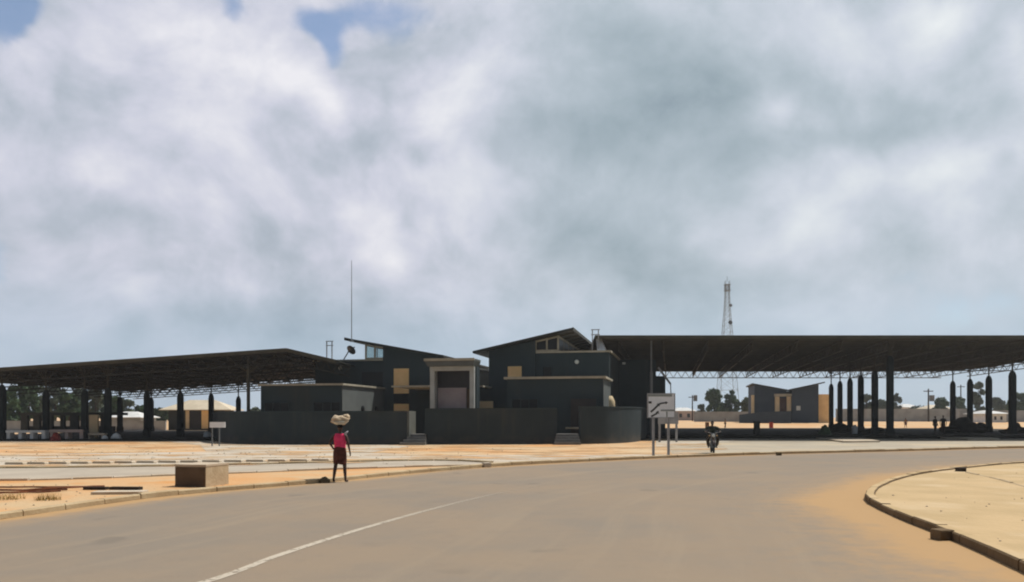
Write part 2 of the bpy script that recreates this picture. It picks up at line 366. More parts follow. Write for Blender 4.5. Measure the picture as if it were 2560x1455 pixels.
mm = N.new('ShaderNodeMix'); mm.data_type = 'RGBA'; mm.blend_type = 'MULTIPLY'; mm.inputs[0].default_value = 1; LK.new(rampn.outputs[0], mm.inputs[6]); LK.new(tint, mm.inputs[7])
low = mixc(sstep(el, .03, .19), lin(170, 199, 220), mm.outputs[2])
lowm = mixc(.35, low, mm.outputs[2])
sky = N.new('ShaderNodeTexSky'); sky.sky_type = 'NISHITA'; sky.sun_disc = False; sky.sun_elevation = SUN_EL; sky.sun_rotation = SUN_AZ
sky.air_density = 1.0; sky.dust_density = .6; sky.ozone_density = 2.0
b1 = N.new('ShaderNodeBackground'); LK.new(sky.outputs[0], b1.inputs[0]); b1.inputs[1].default_value = .13
b2 = N.new('ShaderNodeBackground'); LK.new(lowm, b2.inputs[0]); b2.inputs[1].default_value = 1.0
ms = N.new('ShaderNodeMixShader'); LK.new(cov, ms.inputs[0]); LK.new(b1.outputs[0], ms.inputs[1]); LK.new(b2.outputs[0], ms.inputs[2])
wo = N.new('ShaderNodeOutputWorld'); LK.new(ms.outputs[0], wo.inputs[0])

# ---------------------------------------------------------------- ground, roads, kerbs
hz = MB(); hz.box(-1210, 1210, -70, 1510, -1.5, 62); ho = hz.build('haze', 'sand'); tag(ho, kind='stuff')
hm = bpy.data.materials.new('haze_air'); hm.use_nodes = True; hn = hm.node_tree; hn.nodes.clear()
hv = hn.nodes.new('ShaderNodeVolumePrincipled'); hv.inputs['Color'].default_value = (.93, .96, 1, 1); hv.inputs['Density'].default_value = .0004; hv.inputs['Anisotropy'].default_value = .35
hout = hn.nodes.new('ShaderNodeOutputMaterial'); hn.links.new(hv.outputs[0], hout.inputs['Volume']); ho.data.materials.clear(); ho.data.materials.append(hm)
mb = MB(); ys = [-60, 0, 60, 108, 113, 118, 123, 128, 133, 138, 143, 150, 300, 1500]; xs = [-1200, -300, -100, 0, 100, 300, 1200]
mb.add([(x, y, zr(y)) for y in ys for x in xs], [(j * 7 + i, j * 7 + i + 1, (j + 1) * 7 + i + 1, (j + 1) * 7 + i) for j in range(len(ys) - 1) for i in range(6)])
tag(mb.build('ground', 'sand', smooth=True), kind='structure')

KL = [(-20, -20), (-13.4, 0), (-10.6, 8), G(0, 1300), G(215, 1268), G(430, 1240), G(800, 1208), G(1000, 1187), G(1220, 1168)]
KF = [G(1220, 1154), G(1500, 1151), G(1720, 1144), G(1945, 1136.5), G(2250, 1129), G(2560, 1121), (60, 51.5), (110, 66)]
KR = [(-1.5, -20), (1.9, -6), (3.6, 1), G(2560, 1436), G(2365, 1346), G(2250, 1300), G(2168, 1259), G(2163, 1245), G(2178, 1228), G(2225, 1207), G(2300, 1189), G(2420, 1174), G(2560, 1162), (34, 36), (60, 41), (110, 48)]
KF = [G(1228, 1167.6), G(1350, 1160.5), G(1500, 1153), G(1720, 1143.5), G(1945, 1136), G(2250, 1128.5), G(2560, 1120.5), (60, 52), (110, 66.5)]
KLF = KL[:-1] + [G(1220, 1168)] + KF[1:]
NR, NS = 220, 26
A_, B_ = resample(KLF, NR), resample(KR, NR)
def near_w(p, q): return math.hypot(p[0] - q[0], p[1] - q[1])
mb = MB(); attr = []
for i in range(NR):
    for k in range(NS + 1):
        t = k / NS
        x, y = A_[i][0] + (B_[i][0] - A_[i][0]) * t, A_[i][1] + (B_[i][1] - A_[i][1]) * t
        mb.v.append((x, y, .008))
        dr = min(near_w((x, y), b) for b in B_[max(0, i - 40):i + 40]); dl = min(near_w((x, y), b) for b in A_[max(0, i - 40):i + 40])
        dust = .85 * math.exp(-dr / .8) + .85 * math.exp(-dl / .5) + .24 * math.exp(-dr / 3.6)
        tip = B_[0]; dt = near_w((x, y), (7.3, 16.6)); dust += .5 * math.exp(-(dt / 1.1) ** 2)
        attr.append((min(1, dust), t, i / NR, 1))
mb.f = [(i * (NS + 1) + k, i * (NS + 1) + k + 1, (i + 1) * (NS + 1) + k + 1, (i + 1) * (NS + 1) + k) for i in range(NR - 1) for k in range(NS)]
mr_ = bpy.data.materials.new('road_asphalt'); mr_.use_nodes = True; nt = mr_.node_tree; N = nt.nodes; LK = nt.links
M['road_asphalt'] = mr_
bs = N['Principled BSDF']; bs.inputs['Roughness'].default_value = .9; bs.inputs['Specular IOR Level'].default_value = .2
at_ = N.new('ShaderNodeAttribute'); at_.attribute_name = 'wear'
sp = N.new('ShaderNodeSeparateColor'); LK.new(at_.outputs['Color'], sp.inputs[0])
tcr = N.new('ShaderNodeTexCoord')
big = ns(tcr.outputs['Object'], .22, 5, .6); fine = ns(tcr.outputs['Object'], 2.6, 6, .65); grit = ns(tcr.outputs['Object'], 45, 3, .6)
cmbr = N.new('ShaderNodeCombineXYZ'); LK.new(mth('MULTIPLY', sp.outputs[1], 26.0), cmbr.inputs[0]); LK.new(mth('MULTIPLY', sp.outputs[2], 11.0), cmbr.inputs[1])
streak = ns(cmbr.outputs[0], 1.0, 6, .62)
base = mixc(sstep(big, .38, .64), (.242, .186, .132), (.205, .170, .134))
base = mixc(mth('MULTIPLY', sstep(streak, .48, .70), .45), base, (.275, .216, .152))
base = mixc(mth('MULTIPLY', sstep(fine, .52, .70), .42), base, (.19, .155, .122))
base = mixc(mth('MULTIPLY', sstep(grit, .5, .75), .16), base, (.36, .30, .24))
spots = ns(tcr.outputs['Object'], .75, 2, .4)
base = mixc(mth('MULTIPLY', sstep(spots, .67, .74), .42), base, (.13, .11, .09))
dustf = mth('MULTIPLY', sp.outputs[0], mth('ADD', .55, mth('MULTIPLY', sstep(big, .35, .65), .75)))
dustf = sstep(mth('ADD', dustf, mth('MULTIPLY', mth('SUBTRACT', fine, .5), .7)), .06, .75)
base = mixc(mth('MULTIPLY', dustf, .8), base, (.42, .255, .110))
LK.new(base, bs.inputs['Base Color'])
bp = N.new('ShaderNodeBump'); bp.inputs['Strength'].default_value = .25; bp.inputs['Distance'].default_value = .01; LK.new(grit, bp.inputs['Height']); LK.new(bp.outputs[0], bs.inputs['Normal'])
ro = mb.build('road', 'road_asphalt'); tag(ro, kind='structure')
ca = ro.data.color_attributes.new('wear', 'FLOAT_COLOR', 'POINT')
for i, a in enumerate(attr): ca.data[i].color = a
if ro.data.polygons[0].normal.z < 0: ro.data.flip_normals()

# worn centre line
cl = resample([(-5.3, 3.0), G(520, 1455), G(700, 1389), G(900, 1325), G(1100, 1269), G(1250, 1234), G(1370, 1213)], step=.35)
mb = MB(); nn = len(cl)
for i, p in enumerate(cl):
    q0, q1 = cl[max(0, i - 1)], cl[min(nn - 1, i + 1)]; d = Vector((q1[0] - q0[0], q1[1] - q0[1], 0)).normalized(); ww = .062
    mb.v += [(p[0] - d.y * ww, p[1] + d.x * ww, .0125), (p[0] + d.y * ww, p[1] - d.x * ww, .0125)]
mb.f = [(2 * i, 2 * i + 1, 2 * i + 3, 2 * i + 2) for i in range(nn - 1)]
lm = bpy.data.materials.new('worn_line'); lm.use_nodes = True; nt = lm.node_tree; N = nt.nodes; LK = nt.links; M['worn_line'] = lm
bs = N['Principled BSDF']; bs.inputs['Roughness'].default_value = .8; tcl = N.new('ShaderNodeTexCoord')
a1 = ns(tcl.outputs['Object'], 7, 5, .65); sx = N.new('ShaderNodeSeparateXYZ'); LK.new(tcl.outputs['Object'], sx.inputs[0])
fade = sstep(sx.outputs[1], 10.5, 21.5)
bs.inputs['Base Color'].default_value = (.44, .38, .30, 1)
LK.new(mth('MULTIPLY', sstep(a1, .28, .5), mth('SUBTRACT', 1.0, mth('MULTIPLY', fade, 1.0))), bs.inputs['Alpha'])
o = mb.build('road_marking', 'worn_line'); tag(o, kind='structure')
if o.data.polygons[0].normal.z < 0: o.data.flip_normals()

# right-hand island
isl = resample(KR, 160); inner = []
for i, p in enumerate(isl):
    q0, q1 = isl[max(0, i - 1)], isl[min(159, i + 1)]; d = Vector((q1[0] - q0[0], q1[1] - q0[1])).normalized(); inner.append((p[0] + d.y * .05, p[1] - d.x * .05))
sheet('pavement', inner + [(110, -20)], .085, 'island_sand')
kerb('kerb', KR, .19, .135, 'kerb_shade', side=-1, step=1.0, top='island_sand')
kerb('kerb', [G(2412, 1181, .09), G(2480, 1195, .09), G(2560, 1217, .09), (10.9, 14.6), (9.6, 10.3), (8.2, 5)], .09, .035, 'kerb_concrete', side=1, z0=.07)
# near verge of the left side, between road and access road
kerb('kerb', KL, .17, .12, 'kerb_concrete', side=1, step=1.0)
KA = [(-60, 25.5), (-34, 22.2), G(0, 1203), G(250, 1197), G(430, 1190), G(575, 1185), G(800, 1176), G(1000, 1169.5), G(1120, 1166), G(1215, 1164.5)]
vin = [(p[0], p[1]) for p in resample(KL, 80)]
sheet('verge', [p for p in vin if True] + [p for p in reversed(resample(KA, 60))] + [(-60, -20)], .016, 'verge_sand')
KB = [(-70, 29.5), (-34, 28.0), G(0, 1171), G(400, 1166.5), G(700, 1160), G(960, 1153.5), G(1120, 1152), G(1226, 1158)]
sheet('access_road', resample(KA, 50) + list(reversed([(p[0], p[1] + .06) for p in resample(KB, 50)])), .004, 'access_asphalt')
kerb('kerb', KA, .16, .08, 'kerb_pale', side=-1)
kerb('kerb', KB, .16, .07, 'kerb_concrete', side=1)
kerb('kerb', KF, .18, .13, 'kerb_concrete', side=1)
sheet('footway', [(p[0], p[1] + .05) for p in resample(KF[:4], 30)] + [G(1720, 1138), G(1640, 1141), G(1500, 1145.2), G(1220, 1146.5), G(1120, 1150), G(1224, 1157.6)], .016, 'pale_concrete')
# footway, pale concrete strips and the sandy forecourt
FB = [(-80, 30.6), (-40, 29.6), G(0, 1166), G(400, 1161), G(700, 1156), G(960, 1150.5), G(1120, 1149.5), G(1220, 1147), G(1500, 1145.4), G(1640, 1141), G(1720, 1138)]
FT = [(-80, 40), G(0, 1136), G(400, 1131), G(700, 1128), G(930, 1133), G(1100, 1137.5), G(1300, 1138), G(1500, 1137.5), G(1640, 1136), G(1730, 1134)]
sheet('footway', resample(FB, 40) + list(reversed(resample(FT, 40))), .008, 'pale_concrete')
sheet('apron', [G(515, 1128), G(700, 1129), G(925, 1132), G(1010, 1118), (-6, 47), (-8, 50), (-16, 51.5), (-19, 52.5), (-22, 58), (-27, 60), G(500, 1113)], .012, 'pale_concrete')
sheet('apron', [G(1690, 1144.5), G(1945, 1135.8), G(2250, 1128.2), G(2560, 1120.3), (60, 52.2), (110, 66.7), (120, 70), (120, 64.5), (58, 63.9), (13, 63.9), (12, 56), G(1660, 1112)], .006, 'paving')
sheet('apron', [(-70, 54), (-70, 57.9), (-17, 57.9), (-26, 56.4), G(330, 1103), G(150, 1106), G(0, 1107)], .010, 'paving')
sheet('apron', [G(1640, 1118), G(1700, 1112), G(1890, 1100), G(1900, 1095), G(1700, 1097), G(1640, 1103)], .014, 'pale_concrete')
# loose orange earth drifted in broken patches over the pale strips
dm = bpy.data.materials.new('drifted_earth'); dm.use_nodes = True; nt = dm.node_tree; N = nt.nodes; LK = nt.links; M['drifted_earth'] = dm
bs = N['Principled BSDF']; bs.inputs['Roughness'].default_value = .95; bs.inputs['Specular IOR Level'].default_value = .1
tcd = N.new('ShaderNodeTexCoord'); stv = vm('MULTIPLY', tcd.outputs['Object'], (.22, .62, 1))
dn1 = ns(stv, 1.0, 8, .66); dn2 = ns(tcd.outputs['Object'], .5, 4, .6)
LK.new(mixc(sstep(dn2, .4, .62), (.53, .30, .135), (.52, .38, .235)), bs.inputs['Base Color']); LK.new(mth('MULTIPLY', sstep(dn1, .50, .60), .9), bs.inputs['Alpha'])
sheet('drifted_sand', [(-60, 27.0), (-20, 27.3), G(400, 1170), G(700, 1164), G(960, 1156), G(1220, 1152), G(1600, 1146), (11, 40), (13.5, 52), (5, 51), (-15, 50), (-22, 57), (-60, 57)], .020, 'drifted_earth')
# kerbed traffic islets on the right apron
for pts in ([G(2040, 1098), G(2110, 1107), G(2200, 1106), G(2150, 1098)], [G(2340, 1096), G(2420, 1101), G(2500, 1100), G(2460, 1095)]):
    mb = MB(); mb.pxy(pts, 0, .12)
    tag(mb.build('kerb_islet', 'kerb_pale', origin=(pts[0][0], pts[0][1], 0)), kind='structure')
# ---------------------------------------------------------------- the dark market hall (local frame: u to the right, v away from the camera)
VL, VR, VA, VB, VP = 60.5, 58.5, 52.3, 53.4, 53.6
hall = thing('market_hall', 'long charcoal market hall with two roofs sloping down towards a pale central portal', 'building', (-13, 57, 0), local=True)

def coping(u0, u1, v0, v1, z, t=.13, o=.16):
    mb = MB(); mb.box(u0 - o, u1 + o, v0 - o, v1 + o, z, z + t); return mb.build('coping', 'coping', hall)
def frame(name, m, u0, u1, z0, z1, v, w, dep, parent):
    mb = MB(); mb.box(u0, u1, v - dep, v + .02, z0, z0 + w).box(u0, u1, v - dep, v + .02, z1 - w, z1).box(u0, u0 + w, v - dep, v + .02, z0 + w, z1 - w).box(u1 - w, u1, v - dep, v + .02, z0 + w, z1 - w)
    return mb.build(name, m, parent)
def window(u0, u1, z0, z1, v, m='dark_glass', fm='charcoal', bars=0, label=None):
    mb = MB(); mb.box(u0, u1, v - .03, v + .05, z0, z1)
    wnd = mb.build('window', m, hall)
    f = frame('frame', fm, u0 - .07, u1 + .07, z0 - .07, z1 + .07, v - .005, .07, .07, wnd)
    if bars:
        for i in range(1, bars + 1):
            mb = MB(); uu = u0 + (u1 - u0) * i / (bars + 1); mb.box(uu - .02, uu + .02, v - .06, v - .032, z0, z1)
            mb.build('mullion', fm, wnd)
    if label: wnd['label'] = label
    return wnd
def lamp(u, z, v):
    mb = MB(); mb.rings([(u, 0, 0, .17, .17), (u, 0, .10, .15, .15), (u, 0, .14, .08, .08)], 14)
    mb.v = [(x, v - .02 - zz, z + y) for x, y, zz in mb.v]
    return mb.build('wall_lamp', 'lamp_glass', hall, smooth=False)

# low block with two dark windows, left
zA = Lz(855, 963, VA)
uA0, uA1 = Lu(652, VA), Lu(855, VA)
mb = MB(); mb.box(uA0, uA1, VA, VL, 0, zA); mb.build('wall', 'charcoal', hall)
mb = MB(); mb.box(uA1 + .002, uA1 + .03, VA + .0, VL - .01, 0, zA - .003); mb.build('end_wall', 'end_grey', hall)
coping(uA0, uA1, VA, VL - .2, zA)
window(Lu(662, VA), Lu(722, VA), Lz(690, 1036, VA), Lz(690, 1008, VA), VA, bars=2)
window(Lu(786, VA), Lu(850, VA), Lz(820, 1036, VA), Lz(820, 1006, VA), VA, bars=2)
for vv in (VA + 3.6, VA + 6.3):
    mb = MB(); mb.rings([(0, 0, 0, .26, .26), (0, 0, .06, .26, .26), (0, 0, .10, .20, .20)], 16)
    mb.v = [(uA1 + .03 + zz, vv + x, Lz(855, 1018, VA) - .1 + y) for x, y, zz in mb.v]; mb.build('vent', 'dark_glass', hall)

# wing with the roof rising to the left
zLf = Lz(870, 903, VL); uL0, uL1 = Lu(788, VL), Lu(960, VL)
uLr0, uLr1 = Lu(874, VL), Lu(1118, VL); zLr0, zLr1 = Lz(874, 849, VL), Lz(1118, 892, VL)
rl = lambda u: zLr0 + (zLr1 - zLr0) * (u - uLr0) / (uLr1 - uLr0)
uLc = Lu(915, VL); uLe = Lu(1100, VL)
mb = MB(); mb.box(uL0, uL1, VL, VL + 15, 0, zLf); mb.build('wall', 'charcoal', hall)
mb = MB(); mb.pxz([(uL1 + .004, 0), (uLe, 0), (uLe, rl(uLe) - .1), (uL1 + .004, rl(uL1) - .1)], VL - .25, VL + 16); mb.build('wall', 'charcoal', hall)
coping(uL0, uL1 - .15, VL, VL + 15, zLf)
mb = MB(); mb.pxz([(uLr0, zLr0 - .1), (uLr1, zLr1 - .1), (uLr1, zLr1 + .06), (uLr0, zLr0 + .06)], VL - 1.0, VL + 17)
rfL = mb.build('roof', 'roof_metal', hall)
mb = MB(); mb.box(uLr0 - .03, uLr0, VL - 1.0, VL + 17, zLr0 - .14, zLr0 + .09); mb.build('fascia', 'steel_dark', rfL)
def clerestory(u0, u1, uo, zb, rf, v0, v1, sgn, gm='clear_glass'):
    """glazed band between the flat block and the tilted roof: a front light and a long side light"""
    c = MB(); z0 = zb + .13
    c.pxz([(u0, z0), (u1, z0), (u1, rf(u1) - .1), (u0, rf(u0) - .1)], v0 + .02, v0 + .05)
    a = u0 if sgn < 0 else u1
    c.box(a - .015, a + .015, v0 + .06, v1, z0, rf(a) - .12)
    g = c.build('window', gm, hall)
    f = MB()
    for (p, q) in (((u0, z0 + .06), (u1, z0 + .06)), ((u0, rf(u0) - .2), (u1, rf(u1) - .2)), ((u0, z0), (u0, rf(u0) - .12)), ((u1, z0), (u1, rf(u1) - .12)), (((u0 + u1) / 2, z0), ((u0 + u1) / 2, rf((u0 + u1) / 2) - .12))):
        f.bar((p[0], v0 - .02, p[1]), (q[0], v0 - .02, q[1]), .12, .12)
    f.bar((a, v0, z0 + .06), (a, v1, z0 + .06), .12, .12); f.bar((a, v0, rf(a) - .2), (a, v1, rf(a) - .2), .12, .14)
    for k in range(1, 6): f.bar((a, v0 + (v1 - v0) * k / 6, z0), (a, v0 + (v1 - v0) * k / 6, rf(a) - .12), .08)
    f.build('frame', 'coping', g)
clerestory(uLc, uL1, uLc, zLf, rl, VL, VL + 14.5, -1)
mb = MB(); mb.box(Lu(905, VL), Lu(958, VL), VL - .02, VL + .02, Lz(930, 945, VL) - .7, Lz(930, 930, VL)); mb.build('shutter', 'dark_glass', hall)
# tall shuttered light: cream above, dark spandrel, cream below
u0, u1 = Lu(988, VL), Lu(1025, VL)
for (ya, yb, m_) in ((922, 984, 'yellow_panel'), (985, 1009, 'dark_glass'), (1010, 1045, 'yellow_panel')):
    mb = MB(); mb.box(u0, u1, VL - .32, VL - .2, Lz(1006, yb, VL), Lz(1006, ya, VL)); p_ = mb.build('shutter', m_, hall)
    if m_ == 'yellow_panel': p_['label'] = 'ochre yellow shutter panel'
lamp(Lu(851, VL), Lz(851, 920, VL), VL)

# low block, right, with cream coping
zB = Lz(1390, 947, VB); uB0, uB1 = Lu(1268, VB), Lu(1508, VB)
mb = MB(); mb.box(uB0, uB1, VB, VR + .5, 0, zB); mb.build('wall', 'charcoal', hall)
mb = MB(); mb.box(uB1 + .002, uB1 + .03, VB, VR + .2, 0, zB - .003); mb.build('end_wall', 'end_grey', hall)
coping(uB0, uB1, VB, VR - .2, zB, .15, .2)
window(Lu(1281, VB), Lu(1344, VB), Lz(1310, 1030, VB), Lz(1310, 998, VB), VB, bars=2)
mb = MB(); mb.box(Lu(1426, VB), Lu(1492, VB), VB - .04, VB + .02, .45, Lz(1450, 996, VB)); dr = mb.build('door', 'door_dark', hall)
frame('frame', 'charcoal', Lu(1424, VB), Lu(1494, VB), .4, Lz(1450, 994, VB), VB - .01, .08, .08, dr)
mb = MB(); mb.box(Lu(1418, VB), Lu(1460, VB), VB - .9, VB - .05, .95, 1.06); mb.build('counter', 'coping', hall)

# wing with the roof rising to the right
zRf = Lz(1440, 881, VR); uR0, uR1 = Lu(1338, VR), Lu(1522, VR)
uRr0, uRr1 = Lu(1189, VR), Lu(1436, VR); zRr0, zRr1 = Lz(1189, 882, VR), Lz(1436, 824, VR)
rr = lambda u: zRr0 + (zRr1 - zRr0) * (u - uRr0) / (uRr1 - uRr0)
uRc = Lu(1394, VR); uRs = Lu(1222, VR)
mb = MB(); mb.box(uR0, uR1, VR + .25, VR + 17, 0, zRf); mb.build('wall', 'charcoal', hall)
mb = MB(); mb.pxz([(uRs, 0), (uR0 - .004, 0), (uR0 - .004, rr(uR0) - .1), (uRs, rr(uRs) - .1)], VR, VR + 17.5); mb.build('wall', 'charcoal', hall)
coping(uR0 + .16, uR1, VR + .25, VR + 17, zRf, .13, .15)
mb = MB(); mb.pxz([(uRr0, zRr0 - .1), (uRr1, zRr1 - .1), (uRr1, zRr1 + .06), (uRr0, zRr0 + .06)], VR - .9, VR + 18)
rfR = mb.build('roof', 'roof_metal', hall)
mb = MB(); mb.box(uRr1, uRr1 + .03, VR - .9, VR + 18, zRr1 - .14, zRr1 + .09); mb.build('fascia', 'steel_dark', rfR)
for k in range(8):
    vv = VR + .4 + k * 2.3; mb = MB(); mb.bar((uRc + .1, vv, rr(uRc + .1) - .16), (uRr1 - .05, vv, rr(uRr1 - .05) - .16), .08, .12); mb.build('rafter', 'steel_dark', rfR)
clerestory(uR0, uRc, uRc, zRf, rr, VR + .25, VR + 16.5, 1, 'dark_glass')
mb = MB(); mb.box(Lu(1270, VR), Lu(1304, VR), VR - .06, VR + .02, zB, Lz(1287, 916, VR)); mb.build('shutter', 'yellow_panel', hall)['label'] = 'ochre yellow shutter panel'
window(Lu(1357, VR), Lu(1378, VR), Lz(1367, 943, VR), Lz(1367, 917, VR), VR + .25)
lamp(Lu(1441, VR), Lz(1441, 904, VR), VR + .25)

# link between the wings, behind the portal
VK = 61.0
zK = Lz(1210, 932, VK)
mb = MB(); mb.box(uLe + .004, uRs - .004, VK, VK + 12, 0, zK); mb.build('wall', 'charcoal', hall)
mb = MB(); uu0, uu1 = uLe + .01, uRs - .01
mb.pxz([(uu0, zK + .75), (uu1, zK + .02), (uu1, zK + .16), (uu0, zK + .89)], VK - .5, VK + 12); mb.build('roof', 'white_roof', hall)['label'] = 'pale sheet roof of the link'
window(Lu(1194, VK), Lu(1214, VK), Lz(1205, 965, VK), Lz(1205, 936, VK), VK, m='dark_glass', fm='steel_grey', bars=1)
# portal
pz = Lz(1128, 916, VP); pu0, pu1 = Lu(1074, VP), Lu(1188, VP)
mb = MB(); mb.pxz([(Lu(1074, VP), pz), (Lu(1186, VP), pz), (Lu(1190, VP), pz + .36), (Lu(1190, VP), pz + .50), (Lu(1067, VP), pz + .50), (Lu(1067, VP), pz + .36)], VP - .5, VP + 1.3); pt_ = mb.build('portal_roof', 'portal_soffit', hall)
mb = MB(); mb.box(Lu(1066, VP), Lu(1191, VP), VP - .6, VP - .502, pz + .36, pz + .53); mb.build('fascia', 'coping', pt_)
for (a, b) in ((1075, 1086), (1174, 1185)):
    mb = MB(); mb.box(Lu(a, VP), Lu(b, VP), VP, VP + .32, 0, pz - .3); mb.build('post', 'portal_paint', hall)
mb = MB(); mb.box(pu0 + .02, pu1 - .08, VP - .03, VP + .34, pz - .3, pz - .004); mb.build('lintel', 'portal_paint', hall)
mb = MB(); mb.box(pu0, pu0 + .2, VP + .34, VP + 1.25, 0, pz - .004); mb.build('portal_wall', 'portal_paint', hall)
mb = MB(); mb.box(pu1 - .2, pu1, VP + .34, VP + 1.25, 0, pz - .004); mb.build('portal_wall', 'charcoal', hall)
vb = VP + 1.2; bu0, bu1 = pu0 + .2, pu1 - .2
mb = MB(); mb.box(bu0, bu1, vb, vb + .15, 0, pz - .01); mb.build('wall', 'door_dark', hall)
mb = MB(); mb.box(bu0 + .05, bu0 + 2.15, vb - .06, vb - .003, 1.9, Lz(1128, 968, VP)); mb.build('door', 'lilac_panel', hall)['label'] = 'pale lilac grey door panel'
mb = MB(); mb.box(bu0 + 2.2, bu1 - .05, vb - .05, vb - .003, 1.9, Lz(1128, 972, VP)); mb.build('door', 'box_shade_door_brown', hall)
mb = MB(); mb.box(bu0, bu1, VP + .05, vb - .07, 1.75, 1.9); mb.build('landing', 'lilac_panel', hall)
mb = MB(); mb.box(Lu(1052, VK), pu0 - .01, VP + .8, VL - .26, Lz(1065, 971, 57), Lz(1065, 967, 57)); mb.build('porch_slab', 'coping', hall)
mb = MB(); mb.box(pu1 + .01, uRs - .01, VP + 2.2, VK - .01, Lz(1215, 969, 57), Lz(1215, 965, 57)); mb.build('porch_slab', 'coping', hall)
mb = MB(); mb.box(Lu(1194, 56.5), Lu(1232, 56.5), 56.5, 56.65, 0, Lz(1213, 1003, 56.5)); mb.build('screen_panel', 'cream', hall)
mb = MB(); mb.box(Lu(1196, VK - .6), Lu(1222, VK - .6), VK - .6, VK - .02, Lz(1210, 965, 60), Lz(1210, 928, 60)); mb.build('bay', 'portal_soffit', hall)
# lit parapet upstand at the roof's outer end
mb = MB(); zq = zRf + .13
uq0, uq1 = Lu(1486, VR + 1.5), Lu(1511, VR + 1.5)
mb.add([(uq0 + .25, VR + 1.2, zq), (uq1 + .15, VR + 1.2, zq), (uq1 - .35, VR + 2.6, zq + 1.15), (uq0, VR + 2.6, zq + 1.15), (uq0 + .25, VR + 2.9, zq), (uq1 + .15, VR + 2.9, zq)], [(0, 1, 2, 3), (3, 2, 5, 4), (0, 3, 4), (1, 5, 2), (0, 4, 5, 1)]); mb.build('roof_hood', 'white_paint', hall)

# boundary walls in front
def bwall(name, px0, px1, prof, label, ztop0, ztop1, r0=False, r1=False):
    """prof: ground line in plan (world x, y)"""
    q = resample(prof, step=.2); n = len(q); mb = MB(); c = MB()
    for i in range(n):
        a, b = q[max(0, i - 1)], q[min(n - 1, i + 1)]; d = Vector((b[0] - a[0], b[1] - a[1])).normalized(); z = ztop0 + (ztop1 - ztop0) * i / (n - 1)
        for k, off in ((0, 0), (1, .24)): mb.v += [(q[i][0] - d.y * off, q[i][1] + d.x * off, 0), (q[i][0] - d.y * off, q[i][1] + d.x * off, z)]
        for off in (-.04, .28): c.v += [(q[i][0] - d.y * off, q[i][1] + d.x * off, z + .003), (q[i][0] - d.y * off, q[i][1] + d.x * off, z + .083)]
    for M_ in (mb, c):
        for i in range(n - 1):
            a, b = 4 * i, 4 * i + 4
            M_.f += [(a, b, b + 1, a + 1), (a + 1, b + 1, b + 3, a + 3), (a + 3, b + 3, b + 2, a + 2), (a + 2, b + 2, b, a)]
        M_.f += [(0, 1, 3, 2), (4 * n - 4, 4 * n - 2, 4 * n - 1, 4 * n - 3)]
    w_ = thing('boundary_wall', label, 'wall', (q[n // 2][0], q[n // 2][1], 0))
    mb.build('wall', 'charcoal_wall', w_); c.build('coping', 'charcoal', w_)
bwall('b', 530, 1017, [at(531, 0, 68)[:2], at(538, 0, 60)[:2], at(553, 0, 54.5)[:2], at(585, 0, 51.8)[:2], at(640, 0, 50.6)[:2], at(760, 0, 50.0)[:2], at(900, 0, 50.0)[:2], at(1017, 0, 50.2)[:2]],
      'charcoal boundary wall whose left end curves back behind the small white sign', 2.0, 2.04)
bwall('b', 1060, 1393, [at(1062, 0, 50.6)[:2], at(1230, 0, 50.8)[:2], at(1393, 0, 51.2)[:2]], 'straight charcoal boundary wall in front of the pale portal between the two flights of steps', 2.2, 2.24)
bwall('b', 1450, 1617, [at(1451, 0, 51.3)[:2], at(1520, 0, 52.2)[:2], at(1570, 0, 54.2)[:2], at(1600, 0, 57.5)[:2], at(1614, 0, 62.5)[:2], at(1617, 0, 65.5)[:2]],
      'charcoal boundary wall curving back at its right end behind the large direction board', 2.34, 2.38)
# the wall return; its thin lit edge is put in as paler grey
mb = MB(); x, y, _ = at(1017.5, 0, 50.25); mb.box(x, x + .14, y, y + 3.4, 0, 2.12); o = mb.build('wall_return', 'portal_soffit', origin=(x, y, 0)); tag(o, 'slim grey return of the wall beside the left flight of steps', 'wall return')
def steps(px0, px1, D, label, n=4, skew=0):
    x0, x1 = (px0 - CX) / F * D, (px1 - CX) / F * D
    t = thing('entrance_steps', label, 'steps', ((x0 + x1) / 2, D, 0))
    for k in range(n):
        mb = MB(); mb.box(x0 + k * skew, x1 - k * .02, D + k * .32, D + 2.2, k * .165 + (.002 if k else 0), (k + 1) * .165); mb.build('tread', 'step', t)
steps(999, 1063, 49.4, 'grey concrete entrance steps in the wall gap left of the portal', 4, .18)
steps(1387, 1452, 49.9, 'grey concrete entrance steps in the wall gap below the dark doorway', 4, .05)

# rooftop things
mb = MB(); x, y, z = at(879, 850, 61.4); mb.tube([(x, y, z - .12), (x, y, z + 3), (x, y, z + 6.1)], [.04, .03, .022], 6)
mb.box(x - .12, x + .12, y - .12, y + .12, z - .14, z - .05)
tag(mb.build('roof_mast', 'tower_steel', origin=(x, y, z - .14)), 'tall thin grey mast standing on the tip of the left roof', 'mast')
def roof_frame(px0, px1, ytop, zb, v, label):
    u0, u1 = Lu(px0, v), Lu(px1, v); zt = Lz((px0 + px1) / 2, ytop, v)
    t = thing('hatch_frame', label, 'roof frame', ((u0 + u1) / 2, v, zb), local=True)
    for u in (u0, u1):
        mb = MB(); mb.bar((u, v, zb), (u, v, zt), .07); mb.build('post', 'steel_grey', t)
    for f_ in (1, .78):
        mb = MB(); mb.bar((u0 - .1, v + .04, zb + (zt - zb) * f_), (u1 + .1, v + .04, zb + (zt - zb) * f_), .06); mb.build('rail', 'steel_grey', t)
roof_frame(817, 830, 853, zLf + .13, VL + .6, 'slender grey hatch frame standing on the flat roof beside the dish')
roof_frame(1481, 1496, 824, zRf + .13, VR + 1.5, 'slender grey hatch frame standing on the flat roof beside the white upstand')
